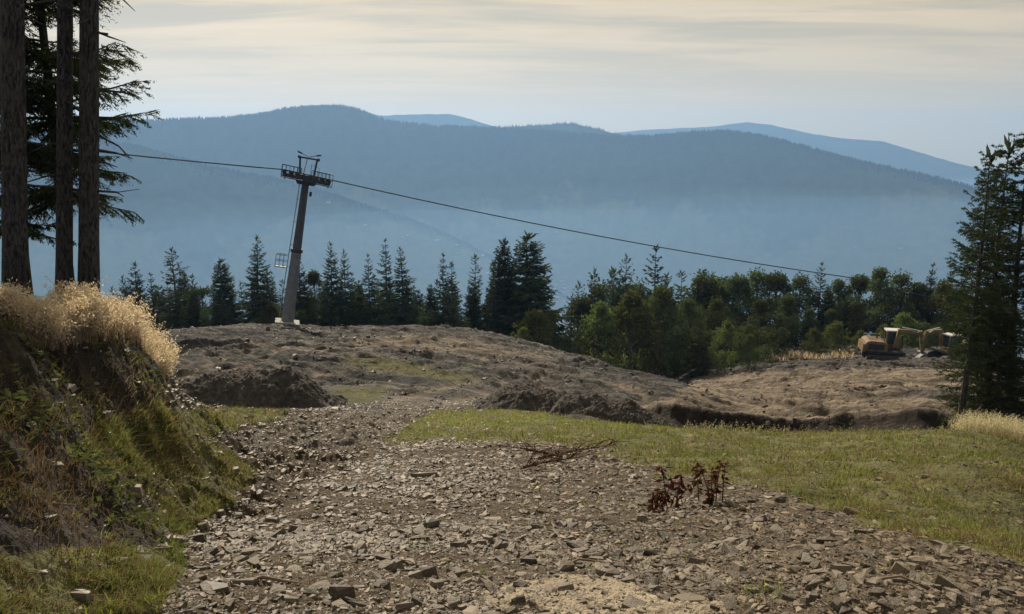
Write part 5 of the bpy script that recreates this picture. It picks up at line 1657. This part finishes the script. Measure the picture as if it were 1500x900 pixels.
# low leafy weeds on the bank
rg = np.random.default_rng(31)
x, y, r = scatter_polar(70000, 3.0, 9.0, -37, -15)
z = ground_z(x, y)
da = zones(x, y, z)[3]
cl = fbm(x * 2.1, y * 2.1, 3, 601)
k = (da > 0.5) & (rg.random(len(x)) < np.clip(0.02 + 0.55 * cl, 0, 0.3))
x, y, z = x[k], y[k], z[k]; n = len(x)
p = np.stack([x, y, z + rg.uniform(0.01, 0.09, n)], 1)
d = rg.normal(0, 1, (n, 3)) * [1, 1, 0.5]; d /= np.linalg.norm(d, axis=1)[:, None]
e = np.cross(d, rg.normal(0, .5, (n, 3)) + [0, 0, 1.0]); e /= np.linalg.norm(e, axis=1)[:, None]
l_ = rg.uniform(0.010, 0.030, n)[:, None]; w_b = l_ * rg.uniform(0.25, 0.5, n)[:, None]
V = np.stack([p - d * l_, p + e * w_b, p + d * l_, p - e * w_b], 1).reshape(-1, 3)
o = link_mesh('weeds', V, [np.arange(n * 4).reshape(-1, 4)], MAT['bush'], colors={'tint': np.repeat(rg.random(n), 4)})
tag(o, 'low leafy weeds clinging to the dark face of the bank', kind='stuff')
# weeds and dead grass coming up here and there on the graded earth
x, y, r = scatter_polar(120000, 22.0, 84.0, -24, 30)
cl = fbm(x * 0.22, y * 0.22, 3, 811) + 0.6 * fbm(x * 1.1, y * 1.1, 3, 815)
k = rng.random(len(x)) < np.clip((cl - 0.22) * 0.9, 0, 0.5)
x, y, r = x[k], y[k], r[k]; z = ground_z(x, y)
n = len(x); dead = rng.random(n) < 0.6
hh = rng.uniform(0.05, 0.22, n); ww = 0.010 * (r / 30) * rng.uniform(0.7, 1.5, n)
blades('weeds', 'grass', x[~dead], y[~dead], z[~dead], hh[~dead], ww[~dead], np.full((~dead).sum(), 0.7), rng.random((~dead).sum()) * 0.6, 'thin green weeds on the graded earth', 41)
blades('dry_grass', 'dry_grass', x[dead], y[dead], z[dead], hh[dead], ww[dead], np.full(dead.sum(), 0.8), rng.random(dead.sum()) * 0.5, 'dead grass on the graded earth', 42)
# rusty tussocks hanging on the bank
rg = np.random.default_rng(21)
cx_ = [(35,740,3.2),(75,760,3.25),(20,690,3.4),(95,700,3.6),(150,660,4.4),(60,640,3.9),(205,690,4.5),(130,735,3.7),(250,690,4.9),(180,600,4.9),(40,590,3.8),(110,600,4.3),(0,640,3.6),(230,740,4.3)]
X, Y = [], []
for px_, py_, d_ in cx_:
    x0, y0 = hit_big(px_, py_)
    X.append(x0 + rg.normal(0, 0.09, 80)); Y.append(y0 + rg.normal(0, 0.09, 80))
X, Y = np.concatenate(X), np.concatenate(Y)
blades('tussock_grass', 'rusty_grass', X, Y, ground_z(X, Y), rg.uniform(0.05, 0.15, len(X)), np.full(len(X), 0.004), np.abs(rg.normal(0.9, 0.4, len(X))), rg.uniform(0, 0.35, len(X)), 'rusty drooping tussocks hanging on the bank', 22)

# ------------------------------------------------------------------ dead branches, sprouts, sticks
def ground_hit(px, py):
    rs = np.exp(np.linspace(math.log(2.3), math.log(60), 1500)); a = az_of(px, py)
    zz_ = ground_z(np.sin(a) * rs, np.cos(a) * rs)
    Yp = project(np.sin(a) * rs, np.cos(a) * rs, zz_)[1]
    i = int(np.argmax(Yp <= py))
    return np.array([math.sin(a) * rs[i], math.cos(a) * rs[i], zz_[i]])
def dead_branch(px, py, w, seed, label, dirx=1, n=26, mat='rustwig'):
    rg = np.random.default_rng(seed)
    c = ground_hit(px, py)
    q = MB()
    main = [c + np.array([dirx * w * (s - 0.5), 0.1 * w * math.sin(s * 4), 0.02 + 0.22 * w * s ** 1.5]) for s in np.linspace(0, 1, 7)]
    q.tube(main, np.linspace(0.016, 0.004, 7), 5)
    for i in range(n):
        s = rg.uniform(0.05, 0.95); k = s * 6; j = int(k)
        p0 = main[j] + (main[min(j + 1, 6)] - main[j]) * (k - j)
        dv = np.array([dirx * rg.uniform(0.1, 0.9), rg.normal(0, 0.7), rg.uniform(-0.1, 0.8)]); dv /= np.linalg.norm(dv)
        l_ = w * rg.uniform(0.12, 0.38)
        p1, p2 = p0 + dv * l_ * 0.5 + rg.normal(0, 0.03 * w, 3), p0 + dv * l_ + np.array([0, 0, -0.06 * w])
        q.tube([p0, p1, p2], [0.006, 0.004, 0.002], 4, cap=False)
        for _ in range(2):
            e = p1 + (rg.normal(0, 1, 3) * np.array([1, 1, 0.6])) * l_ * 0.3
            q.tube([p1, e], [0.003, 0.0015], 3, cap=False)
    o = q.build('dead_branch', MAT[mat])
    return tag(o, label, 'branch')
dead_branch(775, 672, 0.75, 1, 'rust coloured dead branch at the rim of the rubble', -1)
dead_branch(845, 674, 0.85, 2, 'dead branch with one long twig pointing up beside the rust coloured one', 1, 30)
dead_branch(810, 688, 0.6, 3, 'tangled dead brushwood lying between the two larger dead branches', 1, 34)
dead_branch(606, 580, 0.9, 4, 'small dark bit of brushwood on the bend of the track', 1, 16)
def sprout(px, py, h, seed, label, nst):
    rg = np.random.default_rng(seed)
    c = ground_hit(px, py)
    e = empty('withered_sprout', c)
    tag(e, label, 'plant')
    q = MB(); V, T = [], []
    for i in range(nst):
        a = rg.uniform(0, 6.28); l_ = h * rg.uniform(0.55, 1.05); sp_ = rg.uniform(0.1, 0.55)
        b0 = rg.normal(0, 0.03, 3) * np.array([1, 1, 0])
        pts_ = [b0 + np.array([math.cos(a) * sp_ * l_ * s ** 1.4, math.sin(a) * sp_ * l_ * s ** 1.4, l_ * s]) for s in (0, .35, .7, 1)]
        q.tube(pts_, [0.006, 0.005, 0.004, 0.002], 5)
        for k in range(16):
            s = rg.uniform(0.15, 1.0); j = min(int(s * 3), 2); f = s * 3 - j
            p = pts_[j] * (1 - f) + pts_[j + 1] * f
            d = rg.normal(0, 1, 3) * np.array([1, 1, 0.5]) + np.array([0, 0, -0.5]); d /= np.linalg.norm(d)
            sd = np.cross(d, rg.normal(0, 1, 3)); sd /= np.linalg.norm(sd)
            ln_, w = rg.uniform(0.045, 0.085), rg.uniform(0.018, 0.032)
            V += [p, p + d * ln_ * 0.45 + sd * w / 2, p + d * ln_, p + d * ln_ * 0.45 - sd * w / 2]; T += [float(rg.random())] * 4
    q.build('stem', MAT['rustwig'], e)
    link_mesh('leaves', np.array(V), [np.arange(len(V)).reshape(-1, 4)], MAT['redleaf'], e, colors={'tint': np.array(T)})
sprout(985, 745, 0.34, 1, 'smaller dark red withered sprout at the rim of the rubble', 5)
sprout(1040, 740, 0.36, 2, 'larger dark red withered sprout with upright leafy shoots', 7)
sprout(960, 752, 0.20, 5, 'lowest dark red withered sprout beside a pale stone', 3)
def stick(px, py, l_, rz, r_, label, mat='deadwood'):
    c = ground_hit(px, py)
    q = MB(); d = np.array([math.cos(rz), math.sin(rz), 0.05])
    q.tube([c + d * l_ * (s - .5) + np.array([0, 0, 0.02 + 0.02 * math.sin(s * 5)]) for s in (0, .3, .65, 1)], [r_, r_ * 0.9, r_ * .8, r_ * .4], 6)
    tag(q.build('stick', MAT[mat]), label, 'stick')
stick(402, 858, 0.24, 0.0, 0.008, 'straight pale stick lying across the lower track')
stick(238, 812, 0.16, 0.9, 0.005, 'thin pale stick propped at the foot of the bank')
stick(88, 748, 0.12, 0.8, 0.005, 'pale broken twig on the dark face of the bank')
stick(1335, 862, 0.20, -0.4, 0.005, 'bent pale twig in the rubble below the turf')
stick(860, 828, 0.22, 0.2, 0.007, 'pale root-like stick above the sandy patch')
